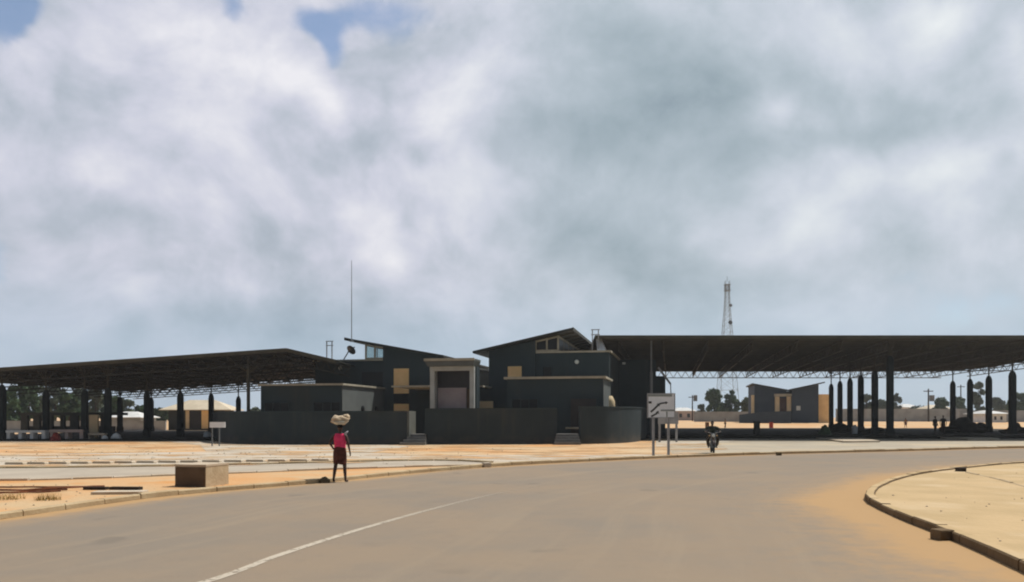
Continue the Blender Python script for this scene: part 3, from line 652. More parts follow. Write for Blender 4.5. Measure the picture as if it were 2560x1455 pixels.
# small satellite dish leaning on its bracket
u, v = Lu(869, VL + 1), VL + 1; zb = zLf + .13
t = thing('satellite_dish', 'small dark satellite dish on a leaning bracket on the flat roof', 'satellite dish', (u - .4, v, zb), local=True)
mb = MB(); mb.tube([(u - .4, v, zb), (u - .1, v, zb + .45), (u + .12, v, zb + .8)], .045, 6); mb.build('bracket', 'dark_wood', t)
mb = MB(); N_ = 18; cen = Vector((u + .22, v, zb + .78)); ax = Vector((.75, -.35, .45)).normalized(); e1 = ax.cross(Vector((0, 0, 1))).normalized(); e2 = ax.cross(e1)
for i, (rad, dep) in enumerate(((.06, 0), (.25, .05), (.42, .15), (.42, .18), (.25, .09), (.06, .04))):
    mb.v += [cen + (e1 * math.cos(6.2832 * k / N_) + e2 * math.sin(6.2832 * k / N_)) * rad + ax * dep for k in range(N_)]
for i in range(5): mb.f += [(i * N_ + k, i * N_ + (k + 1) % N_, (i + 1) * N_ + (k + 1) % N_, (i + 1) * N_ + k) for k in range(N_)]
mb.f += [tuple(range(N_)), tuple(range(5 * N_, 6 * N_))]; mb.build('dish', 'dark_wood', t)
mb = MB(); mb.tube([cen + e2 * .4 + ax * .15, cen + ax * .5], .018, 6); mb.tube([cen + ax * .5, cen + ax * .6], .05, 8); mb.build('feed_arm', 'dark_wood', t)
# cream water drum by the corner of the right block
x, y, _ = at(1523, 0, 57.5); zt = H + (HY - 990) * 57.5 / F
t = thing('water_drum', 'cream water drum on a stand beside the right low block', 'drum', (x, y, 0))
mb = MB(); mb.rings([(x, y, 2.05, .40, .40), (x, y, 2.1, .44, .44), (x, y, 2.6, .43, .43), (x, y, 2.9, .40, .40), (x, y, zt, .22, .22)], 20); mb.build('tank', 'cream', t, smooth=True)
mb = MB(); mb.box(x - .5, x + .5, y - .5, y + .5, 1.95, 2.045)
for sx_ in (-1, 1):
    for sy_ in (-1, 1): mb.box(x + sx_ * .42 - .05, x + sx_ * .42 + .05, y + sy_ * .42 - .05, y + sy_ * .42 + .05, 0, 1.95)
mb.build('stand', 'steel_dark', t)

# ---------------------------------------------------------------- open canopies
def column(parent, x, y, zb, zp, zt, wd, light=False, ybranch=None, full=False):
    mb = MB(); w2 = wd / 2
    rr_ = [(w2 * 1.25, zb), (w2 * 1.2, zb + .5), (w2, zb + .62), (w2, zp - .45), (w2 * .8, zp - .2), (w2 * .42, zp)]
    vs = [(x + sx_ * a, y + sy_ * a, z) for a, z in rr_ for sx_, sy_ in ((-1, -1), (1, -1), (1, 1), (-1, 1))]
    fs = [(4 * i + k, 4 * i + (k + 1) % 4, 4 * i + 4 + (k + 1) % 4, 4 * i + 4 + k) for i in range(5) for k in range(4)] + [(0, 3, 2, 1), (20, 21, 22, 23)]
    mb.add(vs, fs); c = mb.build('column', 'pillar', parent)
    mb = MB(); mb.tube([(x, y, zp), (x, y, zt)], wd * .16 if not full else wd * .45, 8)
    mb.build('post', 'steel_grey' if light else 'steel_dark', c)
    mb = MB()
    for dx, dy in ((-1, 0), (1, 0), (0, 1), (0, -1)): mb.bar((x, y, zt - .9), (x + dx * .8, y + dy * .8, zt - .03), .06)
    mb.build('brace', 'steel_dark', c)
    return c
def lattice(parent, p, q, dep, m, n, r=.04, name='lattice_truss'):
    p, q = Vector(p), Vector(q); dn = Vector((0, 0, -dep)); mb = MB()
    mb.bar(p, q, r * 2); mb.bar(p + dn, q + dn, r * 2)
    for i in range(n):
        a, b = p.lerp(q, i / n), p.lerp(q, (i + 1) / n); mid = (a + b) / 2
        mb.tube([a, mid + dn], r * .8, 5); mb.tube([mid + dn, b], r * .8, 5)
    return mb.build(name, m, parent)

# right canopy: level roof
ZR = 7.75
cr_ = thing('market_canopy', 'large level steel canopy roof on dark pillars, spanning the right of the market', 'canopy', (30, 62, 0))
FR = [(6.2, 60), (47, 60), (53.2, 82.3), (57.3, 96), (55.6, 103.4), (9, 103.4)]
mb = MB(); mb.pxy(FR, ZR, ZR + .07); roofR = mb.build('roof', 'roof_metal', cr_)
mb = MB()
for a, b in ((0, 1), (1, 2), (2, 3)): mb.bar((*FR[a], ZR - .02), (*FR[b], ZR - .02), .12, .26)
mb.build('fascia', 'steel_dark', roofR)
def rx(y): return 47 + (y - 60) * .278
for k in range(22):
    y = 61.2 + k * 1.95; x0, x1 = 6.5 + (y - 60) * .06, min(rx(y), 57) - .2
    mb = MB(); mb.box(x0, x1, y - .04, y + .04, ZR - .17, ZR - .002); mb.build('purlin', 'steel_dark', roofR)
for k in range(13):
    x = 8 + k * 3.4; y1 = 102.8
    a = Vector((x, 60.4, ZR - .22)); b = Vector((x + .2 * 42, y1, ZR - .22))
    if b.x > 56.5:
        t_ = (56.5 - a.x) / (b.x - a.x); b = a.lerp(b, max(.3, t_))
    lattice(roofR, a, b, .75, 'steel_dark', 18, .04, name='truss')
lattice(roofR, (10, 103.3, ZR - .12), (55.4, 103.3, ZR - .12), .85, 'steel_grey', 44, .05)
for y in (73, 86): lattice(roofR, (8, y, ZR - .25), (rx(y) - .6, y, ZR - .25), .8, 'steel_dark', 36, .04, name='truss')
colsR = [(2225, 63.6, .42, True), (2187, 68.8, .42, False), (2152, 75.5, .42, False), (2125, 82, .42, False), (2100, 88.5, .42, False), (2078, 96, .42, False),
         (2531, 68.8, .44, False), (2472, 77, .42, False), (2425, 83.7, .42, False), (2382, 88.5, .42, False)]
for px, D, wd, full in colsR:
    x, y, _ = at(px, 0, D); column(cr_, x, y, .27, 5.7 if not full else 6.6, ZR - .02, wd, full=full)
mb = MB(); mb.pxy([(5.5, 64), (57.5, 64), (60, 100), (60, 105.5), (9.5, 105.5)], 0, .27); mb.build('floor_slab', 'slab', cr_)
# tall front post with a forked head, left corner of the right canopy
def forked(parent, px, D, zt, zb=0.0, m='steel_dark'):
    x, y, _ = at(px, 0, D); mb = MB(); mb.tube([(x, y, zb), (x, y, zt - 1.3), (x, y, zt - .05)], [.13, .12, .07], 10); p_ = mb.build('post', m, parent)
    for dx in (-1, 1):
        mb = MB(); mb.tube([(x, y, zt - 1.35), (x + dx * .5, y + .1, zt - 1.0), (x + dx * 1.9, y + .4, zt - .12)], [.08, .07, .05], 8); mb.build('brace', m, p_)
x, y, _ = at(1628, 0, 61.5); mb = MB(); mb.tube([(x, y, 0), (x, y, 5.2)], .12, 10); mb.tube([(x, y, 5.2), (x, y, ZR - .03)], .07, 8); mb.build('post', 'mast_grey', cr_)
# dark stair block under the canopy
an = thing('stair_block', 'black stair block standing under the right canopy behind the direction board', 'building', (10.5, 66.5, 0))
zt = ZR - 1.2
mb = MB(); mb.box(8.2, 12.1, 67.2, 80, .27, zt); mb.build('wall', 'charcoal', an)
mb = MB(); mb.box(12.104, 13.0, 67.8, 79, .27, 5.2); mb.build('wall', 'charcoal', an)
mb = MB(); mb.bar((12.25, 67.1, 5.9), (13.3, 67.1, 4.5), .09, .16); mb.bar((13.3, 67.1, 4.5), (13.35, 67.1, 3.2), .07); mb.build('stair_rail', 'steel_grey', an)
mb = MB(); mb.box(8.6, 9.5, 67.1, 67.2, .3, 2.4); d_ = mb.build('door', 'door_dark', an)
mb = MB(); mb.box(9.3, 9.36, 67.02, 67.1, 1.25, 1.45); mb.build('handle', 'steel_grey', d_)
mb = MB(); mb.box(9.25, 9.5, 67.0, 67.195, 6.15, 6.32); mb.build('wall_lamp', 'lamp_glass', an)

# left canopy: gable with a long slope to the left
cl_ = thing('market_canopy', 'gabled steel canopy roof with a long slope on dark pillars, left side of the market', 'canopy', (-28, 60, 0))
YF, YB = 57.6, 92.5; xr = (716 - CX) / F * YF; zr_ = H + (HY - 873) * YF / F; sl_ = .068
zl = lambda x: zr_ + (x - xr) * sl_ if x < xr else zr_ - (x - xr) * .235
xl, xe = -44.0, (840 - CX) / F * YF
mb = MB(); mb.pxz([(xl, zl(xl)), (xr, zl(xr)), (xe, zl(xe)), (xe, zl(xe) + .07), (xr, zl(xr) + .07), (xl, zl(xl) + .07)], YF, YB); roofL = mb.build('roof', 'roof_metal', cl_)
mb = MB()
for a, b in ((xl, xr), (xr, xe)): mb.bar((a, YF - .02, zl(a) - .05), (b, YF - .02, zl(b) - .05), .08, .26)
mb.build('fascia', 'steel_dark', roofL)
for k in range(16):
    x = xl + .6 + k * 1.75
    if x > xr - .2: break
    mb = MB(); mb.box(x - .04, x + .04, YF + .1, YB - .1, zl(x) - .17, zl(x) - .01); mb.build('purlin', 'steel_dark', roofL)
for k in range(9):
    y = YF + .6 + k * 4.25; e_ = 'steel_grey' if k == 8 else 'steel_dark'
    lattice(roofL, (xl + .3, y, zl(xl + .3) - .2), (xr, y, zl(xr) - .2), .75, e_ if k == 8 else 'roof_metal', 26, .045, name='truss')
    lattice(roofL, (xr + .05, y, zl(xr) - .2), (xe, y, zl(xe) - .2), .7, e_ if k == 8 else 'roof_metal', 4, .045, name='truss')
for px, D, zp, wd in ((5, 59, 4.1, .42), (115, 60, 3.75, .36), (212, 58.6, 3.8, .36), (270, 59.2, 3.9, .38), (300, 84, 3.85, .42), (367, 64, 3.85, .36), (378, 88, 3.85, .42), (451, 65.5, 3.8, .40), (528, 72, 3.85, .38), (596, 82, 3.85, .40)):
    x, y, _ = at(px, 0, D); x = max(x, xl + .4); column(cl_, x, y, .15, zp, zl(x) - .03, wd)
forked(cl_, 621, 58.6, zl((621 - CX) / F * 58.6) - .05)
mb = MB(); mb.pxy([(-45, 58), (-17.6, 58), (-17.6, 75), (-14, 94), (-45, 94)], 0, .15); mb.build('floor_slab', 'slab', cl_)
# ---------------------------------------------------------------- street things
def board_sign():
    D = 34.6; x0, _, zt = at(1618.5, 983, D); x1, _, zb = at(1688, 1045, D)
    t = thing('direction_board', 'large white direction board with dark route arrows on two posts at the kerb', 'sign', ((x0 + x1) / 2, D, 0))
    mb = MB(); mb.box(x0, x1, D, D + .05, zb, zt); b = mb.build('board', 'sign_white', t)
    mb = MB(); e = .035
    for a in ((x0, x1, zb, zb + e), (x0, x1, zt - e, zt), (x0, x0 + e, zb + e, zt - e), (x1 - e, x1, zb + e, zt - e)): mb.box(a[0] - .003, a[1] + .003, D - .012, D + .06, a[2], a[3])
    mb.build('edge_frame', 'steel_grey', b)
    P = lambda px, py: (lambda q: (q[0], D - .012, q[2]))(at(px, py, D))
    def stroke(pts, w):
        mb = MB()
        for i in range(len(pts) - 1):
            p, q = Vector(P(*pts[i])), Vector(P(*pts[i + 1])); d = (q - p).normalized(); n_ = Vector((-d.z, 0, d.x)) * w / 2
            mb.add([p - n_, q - n_, q + n_, p + n_, p - n_ + Vector((0, .01, 0)), q - n_ + Vector((0, .01, 0)), q + n_ + Vector((0, .01, 0)), p + n_ + Vector((0, .01, 0))], [(0, 1, 2, 3), (7, 6, 5, 4), (0, 4, 5, 1), (1, 5, 6, 2), (2, 6, 7, 3), (3, 7, 4, 0)])
        return mb
    def head(mb, px, py, dx, dy, s):
        l = math.hypot(dx, dy); dx, dy = dx / l, dy / l
        pts = [P(px + dx * s, py + dy * s), P(px - dy * s * .7, py + dx * s * .7), P(px + dy * s * .7, py - dx * s * .7)]
        mb.add(pts + [(a, y_ + .01, c) for a, y_, c in pts], [(0, 1, 2), (5, 4, 3), (0, 3, 4, 1), (1, 4, 5, 2), (2, 5, 3, 0)]); return mb
    head(stroke([(1627, 1030), (1636, 1022), (1645, 1013)], .08), 1645, 1013, 1, -1, 7).build('arrow', 'mark_grey', b)
    head(stroke([(1648, 1010), (1655, 1008), (1664, 1007)], .07), 1664, 1007, 1, -.1, 6).build('arrow', 'mark_grey', b)
    head(stroke([(1628, 1041), (1636, 1037), (1643, 1033)], .075), 1643, 1033, .5, -1, 7).build('arrow', 'mark_grey', b)
    stroke([(1621.5, 1006), (1629, 1006)], .10).build('symbol', 'mark_grey', b)
    stroke([(1652, 1026), (1686, 1026)], .07).build('route_line', 'mark_band', b)
    stroke([(1667, 1029), (1667, 1043)], .06).build('route_line', 'mark_band', b)
    stroke([(1620.5, 988.5), (1680, 988.5)], .10).build('title_band', 'mark_band', b)
    for px in (1634.5, 1672.5):
        x = (px - CX) / F * D; mb = MB(); mb.box(x - .05, x + .05, D + .062, D + .16, -.1, zt - .1); mb.build('post', 'steel_grey', t)
board_sign()
D = 55.0; t = thing('notice_board', 'smaller grey notice board half hidden behind the direction board', 'sign', at(1671, 0, D)[:2] + (0,))
a, b = at(1645, 1030, D), at(1696, 1060, D); mb = MB(); mb.box(a[0], b[0], D, D + .06, b[2], a[2]); mb.build('board', 'steel_grey', t)
for px in (1649.5, 1692):
    x = (px - CX) / F * D; mb = MB(); mb.box(x - .07, x + .07, D + .064, D + .18, -.05, a[2] - .1); mb.build('post', 'steel_grey', t)
D = 47.5; a, b = at(524, 1055, D), at(563, 1069, D)
t = thing('low_sign', 'small white plate sign on two grey posts before the curved wall end', 'sign', ((a[0] + b[0]) / 2, D, 0))
mb = MB(); mb.box(a[0], b[0], D, D + .05, b[2], a[2]); mb.build('board', 'sign_white', t)
for px in (529, 547):
    x = (px - CX) / F * D; mb = MB(); mb.box(x - .03, x + .03, D + .054, D + .11, -.05, a[2] - .05); mb.build('post', 'mast_grey', t)

# concrete box behind the kerb
bx, by = G(476, 1219); t = thing('utility_box', 'square brown concrete utility box behind the kerb left of the walking woman', 'utility box', (bx, by, 0))
rt = R(-13); cs, sn = math.cos(rt), math.sin(rt)
loc = lambda a, b_: (bx + a * cs - b_ * sn, by + a * sn + b_ * cs)
mb = MB(); c_ = loc(0, .49); mb.obox((c_[0], c_[1], 0), (.86, .98, .52), rt); mb.build('body', 'box_concrete', t)
mb = MB(); mb.obox((c_[0], c_[1], .522), (.88, 1.0, .05), rt); mb.build('lid', 'kerb_pale', t)
mb = MB(); c2 = loc(0, -.008); mb.obox((c2[0], c2[1], .012), (.83, .02, .49), rt); mb.build('front_shade', 'box_shade_door_brown', t)  # added thin dark sheet that paints shade onto the front face

# row of kerb blocks along the access road
blk = None
for i in range(15):
    px = 40 + i * 54.5; x, y = G(px, 1161.5 - i * .62)
    if blk is None:
        mb = MB(); e = .03
        mb.pxz([(-.36, 0), (.36, 0), (.36, .085 - e), (.36 - e, .085), (-.36 + e, .085), (-.36, .085 - e)], -.11, .11); o = mb.build('kerb_block', 'kerb_pale'); blk = o
    else:
        o = blk.copy(); COL.objects.link(o)
    o.location = (x, y, .006); o.rotation_euler = (0, 0, R(-8 + rnd.uniform(-2, 2)))
    tag(o, 'pale concrete kerb block in the gapped row beside the access road', 'kerb block', 'kerb blocks laid with gaps along the access road')
# kerb end stones
def stone_block(px, py, size, rot, m, label, z=0):
    x, y = G(px, py); mb = MB(); mb.obox((0, 0, 0), size, 0); o = mb.build('kerb_stone', m, origin=(0, 0, 0)); o.location = (x, y, z); o.rotation_euler = (0, 0, rot); tag(o, label, 'kerb stone')
    bv = o.modifiers.new('soft', 'BEVEL'); bv.width = .02; bv.segments = 2
stone_block(2356, 1350, (.24, .22, .155), R(12), 'kerb_shade', 'crooked kerb stone sticking out of the near kerb of the island')
stone_block(2402, 1185, (.30, .30, .20), R(-30), 'dark_wood', 'dark stone at the kerb where the island path begins', .0)
stone_block(1216, 1168.5, (.26, .24, .17), R(25), 'kerb_pale', 'pale stone closing the end of the kerb by the road opening')
stone_block(1947, 1139, (.20, .18, .15), R(12), 'stone', 'small dark stone on the far kerb right of the motorcycle')

# rusty rods and rubble on the verge
def at_g(px, py, z=.02): x, y = G(px, py); return (x, y, z)
rods = [((-160, 1224), (215, 1222), .022, 'longest rusty bar of the pile, lying at the back edge'), ((-120, 1232), (170, 1229), .025, 'rusty bar in the middle of the pile on the sandy verge'), ((-80, 1241), (150, 1234), .025, 'rusty bar at the road side of the pile on the sandy verge'),
        ((30, 1236), (262, 1223), .02, 'rusty bar lying across the others on the verge')]
for (p, q, r_, lab) in rods:
    a, b = Vector(at_g(*p)), Vector(at_g(*q)); mb = MB()
    pts = [a.lerp(b, k / 8) + Vector((0, rnd.uniform(-.04, .04), r_ + (.04 if 'across' in lab else 0) + abs(rnd.uniform(0, .02)))) for k in range(9)]
    mb.tube(pts, r_, 6); tag(mb.build('rusty_bar', 'rust', origin=tuple(a)), lab, 'rusty bar')
for px, py, ln, lab in ((240, 1226, .55, 'shorter dark plank beside the rusty bars'), (315, 1226, .75, 'longer dark plank lying right of the rusty bars')):
    x, y = G(px, py); mb = MB(); mb.obox((0, 0, 0), (ln, .16, .07), 0); o = mb.build('plank', 'dark_wood'); o.location = (x, y, .017); o.rotation_euler = (0, 0, R(rnd.uniform(-8, 8))); tag(o, lab, 'plank')
mb = MB(); x, y = G(300, 1236); mb.obox((0, 0, 0), (1.1, .4, .06), 0); o = mb.build('concrete_slab', 'kerb_pale'); o.location = (x, y, .016); o.rotation_euler = (0, 0, R(6)); tag(o, 'pale flat concrete slab on the verge below the planks', 'slab')
def lump(name, m, c, size, seed, label, cat, sub=3, rough=.22, flat=True, parent=None, kind=None, n_scale=2.2):
    bm = bmesh.new(); bmesh.ops.create_icosphere(bm, subdivisions=sub, radius=1)
    for v in bm.verts:
        d = 1 + rough * noise.noise(v.co * n_scale + Vector((seed * 7.3, seed * 3.1, 0))) + rough * .5 * noise.noise(v.co * n_scale * 2.3 + Vector((0, seed * 5.7, 0)))
        v.co = Vector((v.co.x * size[0] * d, v.co.y * size[1] * d, v.co.z * size[2] * d))
        if flat and v.co.z < 0: v.co.z *= .12
    me = bpy.data.meshes.new(name); bm.to_mesh(me); bm.free(); me.materials.append(M[m])
    for p in me.polygons: p.use_smooth = True
    o = bpy.data.objects.new(name, me); COL.objects.link(o); o.location = c
    if parent: o.parent = parent; o.location = Vector(c) - OFF.get(parent.name, Vector())
    if label: tag(o, label, cat)
    return o
x, y = G(811, 1208); lump('stone', 'stone', (x, y, .0), (.15, .12, .17), 3, 'brown stone by the feet of the woman with the bundle', 'stone', rough=.3)
for i, (px, py, sx_, lab) in enumerate(((20, 1250, .35, 'tuft of dry grass at the left edge below the rusty bars'), (118, 1252, .28, 'tuft of dry grass right of the one at the picture edge'))):
    x, y = G(px, py); mb = MB(); rg = random.Random(i + 3)
    for k in range(150):
        a = rg.uniform(0, 6.283); r_ = sx_ * math.sqrt(rg.random()); l = rg.uniform(.06, .17); b_ = rg.uniform(0, 6.283); ww = .006
        p = Vector((x + r_ * math.cos(a), y + r_ * .7 * math.sin(a), .015)); tip = p + Vector((math.cos(b_) * l * .5, math.sin(b_) * l * .5, l)); s_ = Vector((-math.sin(b_), math.cos(b_), 0)) * ww
        mb.add([p - s_, p + s_, tip], [(0, 1, 2)])
    tag(mb.build('grass_tuft', 'dry_grass', origin=(x, y, 0), recalc=False), lab, 'grass')
rg = random.Random(21); mb = MB()
for k in range(520):
    t_ = rg.random()
    if rg.random() < .35: px, py = rg.uniform(-60, 800), rg.uniform(1212, 1285)
    elif rg.random() < .22: px, py = rg.uniform(2180, 2900), rg.uniform(1180, 1440)
    else: px, py = rg.uniform(-40, 1600), rg.uniform(1112, 1162)
    x, y = G(px, py); s_ = rg.uniform(.006, .018) * (1 if py > 1165 else 1.8)
    isl_ = px > 2150
    if isl_ and (x < 8.2 + max(0, (18 - y)) * -.28 or y > 28 or x < 9.5 + (y - 18) * .62 and y > 18): continue
    if not isl_ and py > 1300 - .118 * px - 18: continue
    mb.obox((x, y, .086 if isl_ else .019), (s_ * 2, s_ * 1.6, s_), rg.uniform(0, 3))
tag(mb.build('rubble', 'kerb_pale'), kind='stuff')

# benches, slabs and other things at the edge of the left canopy
def bench(px0, px1, ytop, D, m, label, legs=4, th=.17):
    x0, x1 = (px0 - CX) / F * D, (px1 - CX) / F * D; zt = H + (HY - ytop) * D / F
    t = thing('bench', label, 'bench', ((x0 + x1) / 2, D + .3, .15))
    mb = MB(); mb.box(x0, x1, D, D + .7, zt - th, zt); mb.build('seat', m, t)
    for k in range(legs):
        x = x0 + .15 + (x1 - x0 - .3) * k / (legs - 1); mb = MB(); mb.box(x - .12, x + .12, D + .06, D + .62, .152, zt - th - .002); mb.build('leg', m, t)
bench(14, 112, 1076, 58.2, 'white_paint', 'white concrete bench under the left end of the left canopy', 4)
bench(123, 207, 1074, 58.2, 'pink_wall', 'pinkish concrete bench behind the red bundle', 3, .2)
bench(214, 262, 1083, 58.6, 'kerb_pale', 'short low concrete bench beside the cream slab', 2, .14)
x, y, _ = at(235, 0, 59.6); mb = MB(); mb.box(-.32, .32, -.1, .1, 0, H + (HY - 1037) * 59.6 / F - .15); o = mb.build('upright_slab', 'cream', origin=(0, 0, 0)); o.location = (x, y, .15); tag(o, 'upright cream slab between two dark pillars at the left', 'slab')
x, y, _ = at(139, 0, 56.9); lump('cloth_bundle', 'red_cloth', (x, y, .0), (.36, .3, .62), 5, 'dark red cloth bundle on the ground before the pinkish bench', 'bundle', rough=.3)
for px, D, m_, s_, lab in ((262, 58.5, 'white_paint', .22, 'small white sack beside the short bench'), (291, 59, 'white_paint', .36, 'white sack leaning beside the dark pillar right of the cream slab'), (520, 64, 'white_paint', .38, 'white sack in front of the cream kiosk')):
    x, y, _ = at(px, 0, D); lump('sack', m_, (x, y, .15), (s_, s_ * .8, s_ * 1.1), int(px), lab, 'sack')
# long dark market stall shed behind the left pillars
D = 80; x0, x1 = (46 - CX) / F * D, (272 - CX) / F * D; zt = H + (HY - 1031) * D / F
t = thing('stall_shed', 'long low dark stall shed with thick posts behind the white bench', 'shed', ((x0 + x1) / 2, D, .15))
mb = MB(); mb.box(x0, x1, D, D + 4, zt - .28, zt); mb.build('roof', 'dark_plinth_wall', t)
for a, b in ((50, 66), (81, 97), (104, 128), (149, 158), (173, 192), (200, 222), (250, 270)):
    mb = MB(); mb.box((a - CX) / F * D, (b - CX) / F * D, D + .1, D + .5, .152, zt - .282); mb.build('post', 'dark_plinth_wall', t)
mb = MB(); mb.box(x0 + .02, x1 - .02, D + .6, D + 1.4, .152, .8); mb.build('counter', 'dark_plinth_wall', t)
# hip roofed cream kiosk
def hip(mb, x0, x1, y0, y1, z0, z1, rx0, rx1):
    ym = (y0 + y1) / 2
    mb.add([(x0, y0, z0), (x1, y0, z0), (x1, y1, z0), (x0, y1, z0), (rx0, ym, z1), (rx1, ym, z1), (x0, y0, z0 - .1), (x1, y0, z0 - .1), (x1, y1, z0 - .1), (x0, y1, z0 - .1)],
           [(0, 1, 5, 4), (1, 2, 5), (2, 3, 4, 5), (3, 0, 4), (0, 6, 7, 1), (1, 7, 8, 2), (2, 8, 9, 3), (3, 9, 6, 0), (6, 9, 8, 7)])
D = 104; X = lambda px, D_=None: (px - CX) / F * (D_ or D); Zp = lambda py, D_=None: H + (HY - py) * (D_ or D) / F
t = thing('kiosk', 'small cream kiosk with a pale hipped roof seen between the left pillars', 'building', (X(490), D + 2.5, 0))
mb = MB(); hip(mb, X(396), X(578), D, D + 5, Zp(1024), Zp(1000, D + 2.5), X(455), X(520)); mb.build('roof', 'cream_roof', t)
mb = MB(); mb.box(X(416), X(556), D + .6, D + 4.4, 0, Zp(1024) - .102); mb.build('wall', 'dark_plinth_wall', t)
for a, b, m_, nm in ((460, 469, 'cream', 'jamb'), (500, 527, 'yellow_panel', 'shutter'), (470, 499, 'door_dark', 'door')):
    mb = MB(); mb.box(X(a), X(b), D + .5, D + .597, .2, Zp(1026)); o = mb.build(nm, m_, t)
D = 108; t = thing('white_house', 'low white hip roofed house behind the left pillars', 'house', (X(312), D + 3, 0))
mb = MB(); hip(mb, X(268), X(352), D, D + 6, Zp(1043), Zp(1029, D + 3), X(285), X(318)); mb.build('roof', 'white_roof', t)
mb = MB(); mb.box(X(274), X(346), D + .6, D + 5.4, 0, Zp(1043) - .102); mb.build('wall', 'grey_wall', t)
mb = MB(); mb.box(X(300), X(312), D + .54, D + .597, .8, Zp(1047) - .3); w_ = mb.build('window', 'dark_glass', t)
# far boundary walls
def flatwall(px0, px1, py, D, m, label, th=.25, cat='wall', name='far_wall'):
    a, b = X(px0, D), X(px1, D); zt = Zp(py, D); zb = zr(D) - .1
    mb = MB(); mb.box(a, b, D, D + th, zb, zt - .1).box(a - .05, b + .05, D - .05, D + th + .05, zt - .1, zt)
    return tag(mb.build(name, m, origin=((a + b) / 2, D, zb)), label, cat)
flatwall(-120, 414, 1052, 101.5, 'grey_wall', 'long low grey wall behind the left canopy')
flatwall(1735, 1880, 1029, 170, 'grey_wall', 'grey wall below the two dark trees beside the far charcoal pavilion')
flatwall(2090, 2420, 1022, 178, 'grey_wall', 'long grey wall far behind the gap between the right pillars')
flatwall(2400, 2640, 1026, 160, 'grey_wall', 'grey wall at the far right behind the last pillars')

# far charcoal pavilion with the same butterfly roofs
D = 146; V = 153.0; zb = .55
pav = thing('far_pavilion', 'far charcoal pavilion with two slanted roofs seen under the right canopy', 'building', (Lu(1965, V), V, zb), local=True)
ul = lambda px: Lu(px, V); zz = lambda px, py: Lz(px, py, V)
mb = MB(); mb.pxz([(ul(1886), zb), (ul(1966), zb), (ul(1966), zz(1966, 977)), (ul(1886), zz(1886, 962))], V, V + 14); mb.build('wall', 'far_charcoal', pav)
mb = MB(); mb.pxz([(ul(1880), zz(1880, 960.5)), (ul(1970), zz(1970, 977)), (ul(1970), zz(1970, 974.5)), (ul(1880), zz(1880, 958))], V - .6, V + 14.6); mb.build('roof', 'roof_metal', pav)
mb = MB(); mb.pxz([(ul(1977), zb), (ul(2043), zb), (ul(2043), zz(2043, 962)), (ul(1977), zz(1977, 976))], V - 1.5, V + 14); mb.build('wall', 'far_charcoal', pav)
mb = MB(); mb.pxz([(ul(1970), zz(1970, 976.5)), (ul(2057), zz(2057, 958.5)), (ul(2057), zz(2057, 955.5)), (ul(1970), zz(1970, 974))], V - 2.2, V + 14.6); mb.build('roof', 'roof_metal', pav)
mb = MB(); mb.pxz([(ul(1966), zb), (ul(1977), zb), (ul(1977), zz(1972, 984)), (ul(1966), zz(1966, 984))], V + 1.0, V + 13); mb.build('wall', 'far_charcoal', pav)
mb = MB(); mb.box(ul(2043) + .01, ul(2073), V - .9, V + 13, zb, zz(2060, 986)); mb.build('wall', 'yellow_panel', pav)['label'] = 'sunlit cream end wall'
mb = MB(); mb.box(ul(1878), ul(1885), V - .6, V - .02, zb, zz(1880, 988)); mb.build('pillar', 'cream', pav)
for a, b in ((1937, 1947), (1966, 1976)):
    mb = MB(); mb.box(ul(a), ul(b), V - 1.1, V - .02, zb, zz(1950, 992)); mb.build('pillar', 'cream', pav)
mb = MB(); mb.box(ul(1935), ul(1978), V - 1.2, V - .02, zz(1950, 991.5), zz(1950, 985)); mb.build('lintel', 'coping', pav)
mb = MB(); mb.box(ul(1950), ul(1965), V - .15, V - .02, zb, zz(1957, 995)); mb.build('door', 'door_brown', pav)
mb = MB(); mb.box(ul(1988), ul(1998), V - 1.56, V - 1.505, zz(1990, 1026), zz(1990, 1015)); mb.build('window', 'lamp_glass', pav)
mb = MB(); mb.pxz([(ul(1843), zb - .2), (ul(1968), zb - .2), (ul(1968), zz(1968, 1028)), (ul(1900), zz(1900, 1030)), (ul(1843), zz(1843, 1037))], V - 5.5, V - 5.2)
pw = to_world(ul(1905), V - 5.4); o = mb.build('courtyard_wall', 'far_charcoal'); o.rotation_euler = (0, 0, BR); tag(o, 'low charcoal courtyard wall in front of the far pavilion', 'wall')
# pale far houses
def house(px0, px1, py, ridge, D, mw, mr, label, dep=8):
    zb = zr(D) - .1; a, b = X(px0, D), X(px1, D); t = thing('far_house', label, 'house', ((a + b) / 2, D + dep / 2, zb))
    mb = MB(); mb.box(a, b, D, D + dep, zb, Zp(py, D) - .102); mb.build('wall', mw, t)
    mb = MB(); e = .5; hip(mb, a - e, b + e, D - e, D + dep + e, Zp(py, D), Zp(ridge, D + dep / 2), a + (b - a) * .25, a + (b - a) * .75); mb.build('roof', mr, t)
    zt = Zp(py, D) - .102; h_ = zt - zb
    for f_ in (.2, .6):
        mb = MB(); mb.box(a + (b - a) * f_, a + (b - a) * (f_ + .14), D - .04, D - .003, zb + h_ * .35, zb + h_ * .75); mb.build('window', 'dark_glass', t)
house(1688, 1738, 1027, 1019, 230, 'pink_wall', 'white_roof', 'pale pink far house left of the two dark trees')
house(2262, 2296, 1018, 1010, 260, 'white_paint', 'white_roof', 'small bright white far house left of the utility pole')
house(2330, 2380, 1022, 1012, 215, 'pink_wall', 'cream_roof', 'pinkish far house right of the utility pole')
house(2478, 2516, 1034, 1026, 150, 'white_paint', 'white_roof', 'white far house between the last two pillars at the right')
house(2200, 2246, 1016, 1008, 240, 'grey_wall', 'roof_metal', 'grey far house with a dark roof right of the widest pillar')

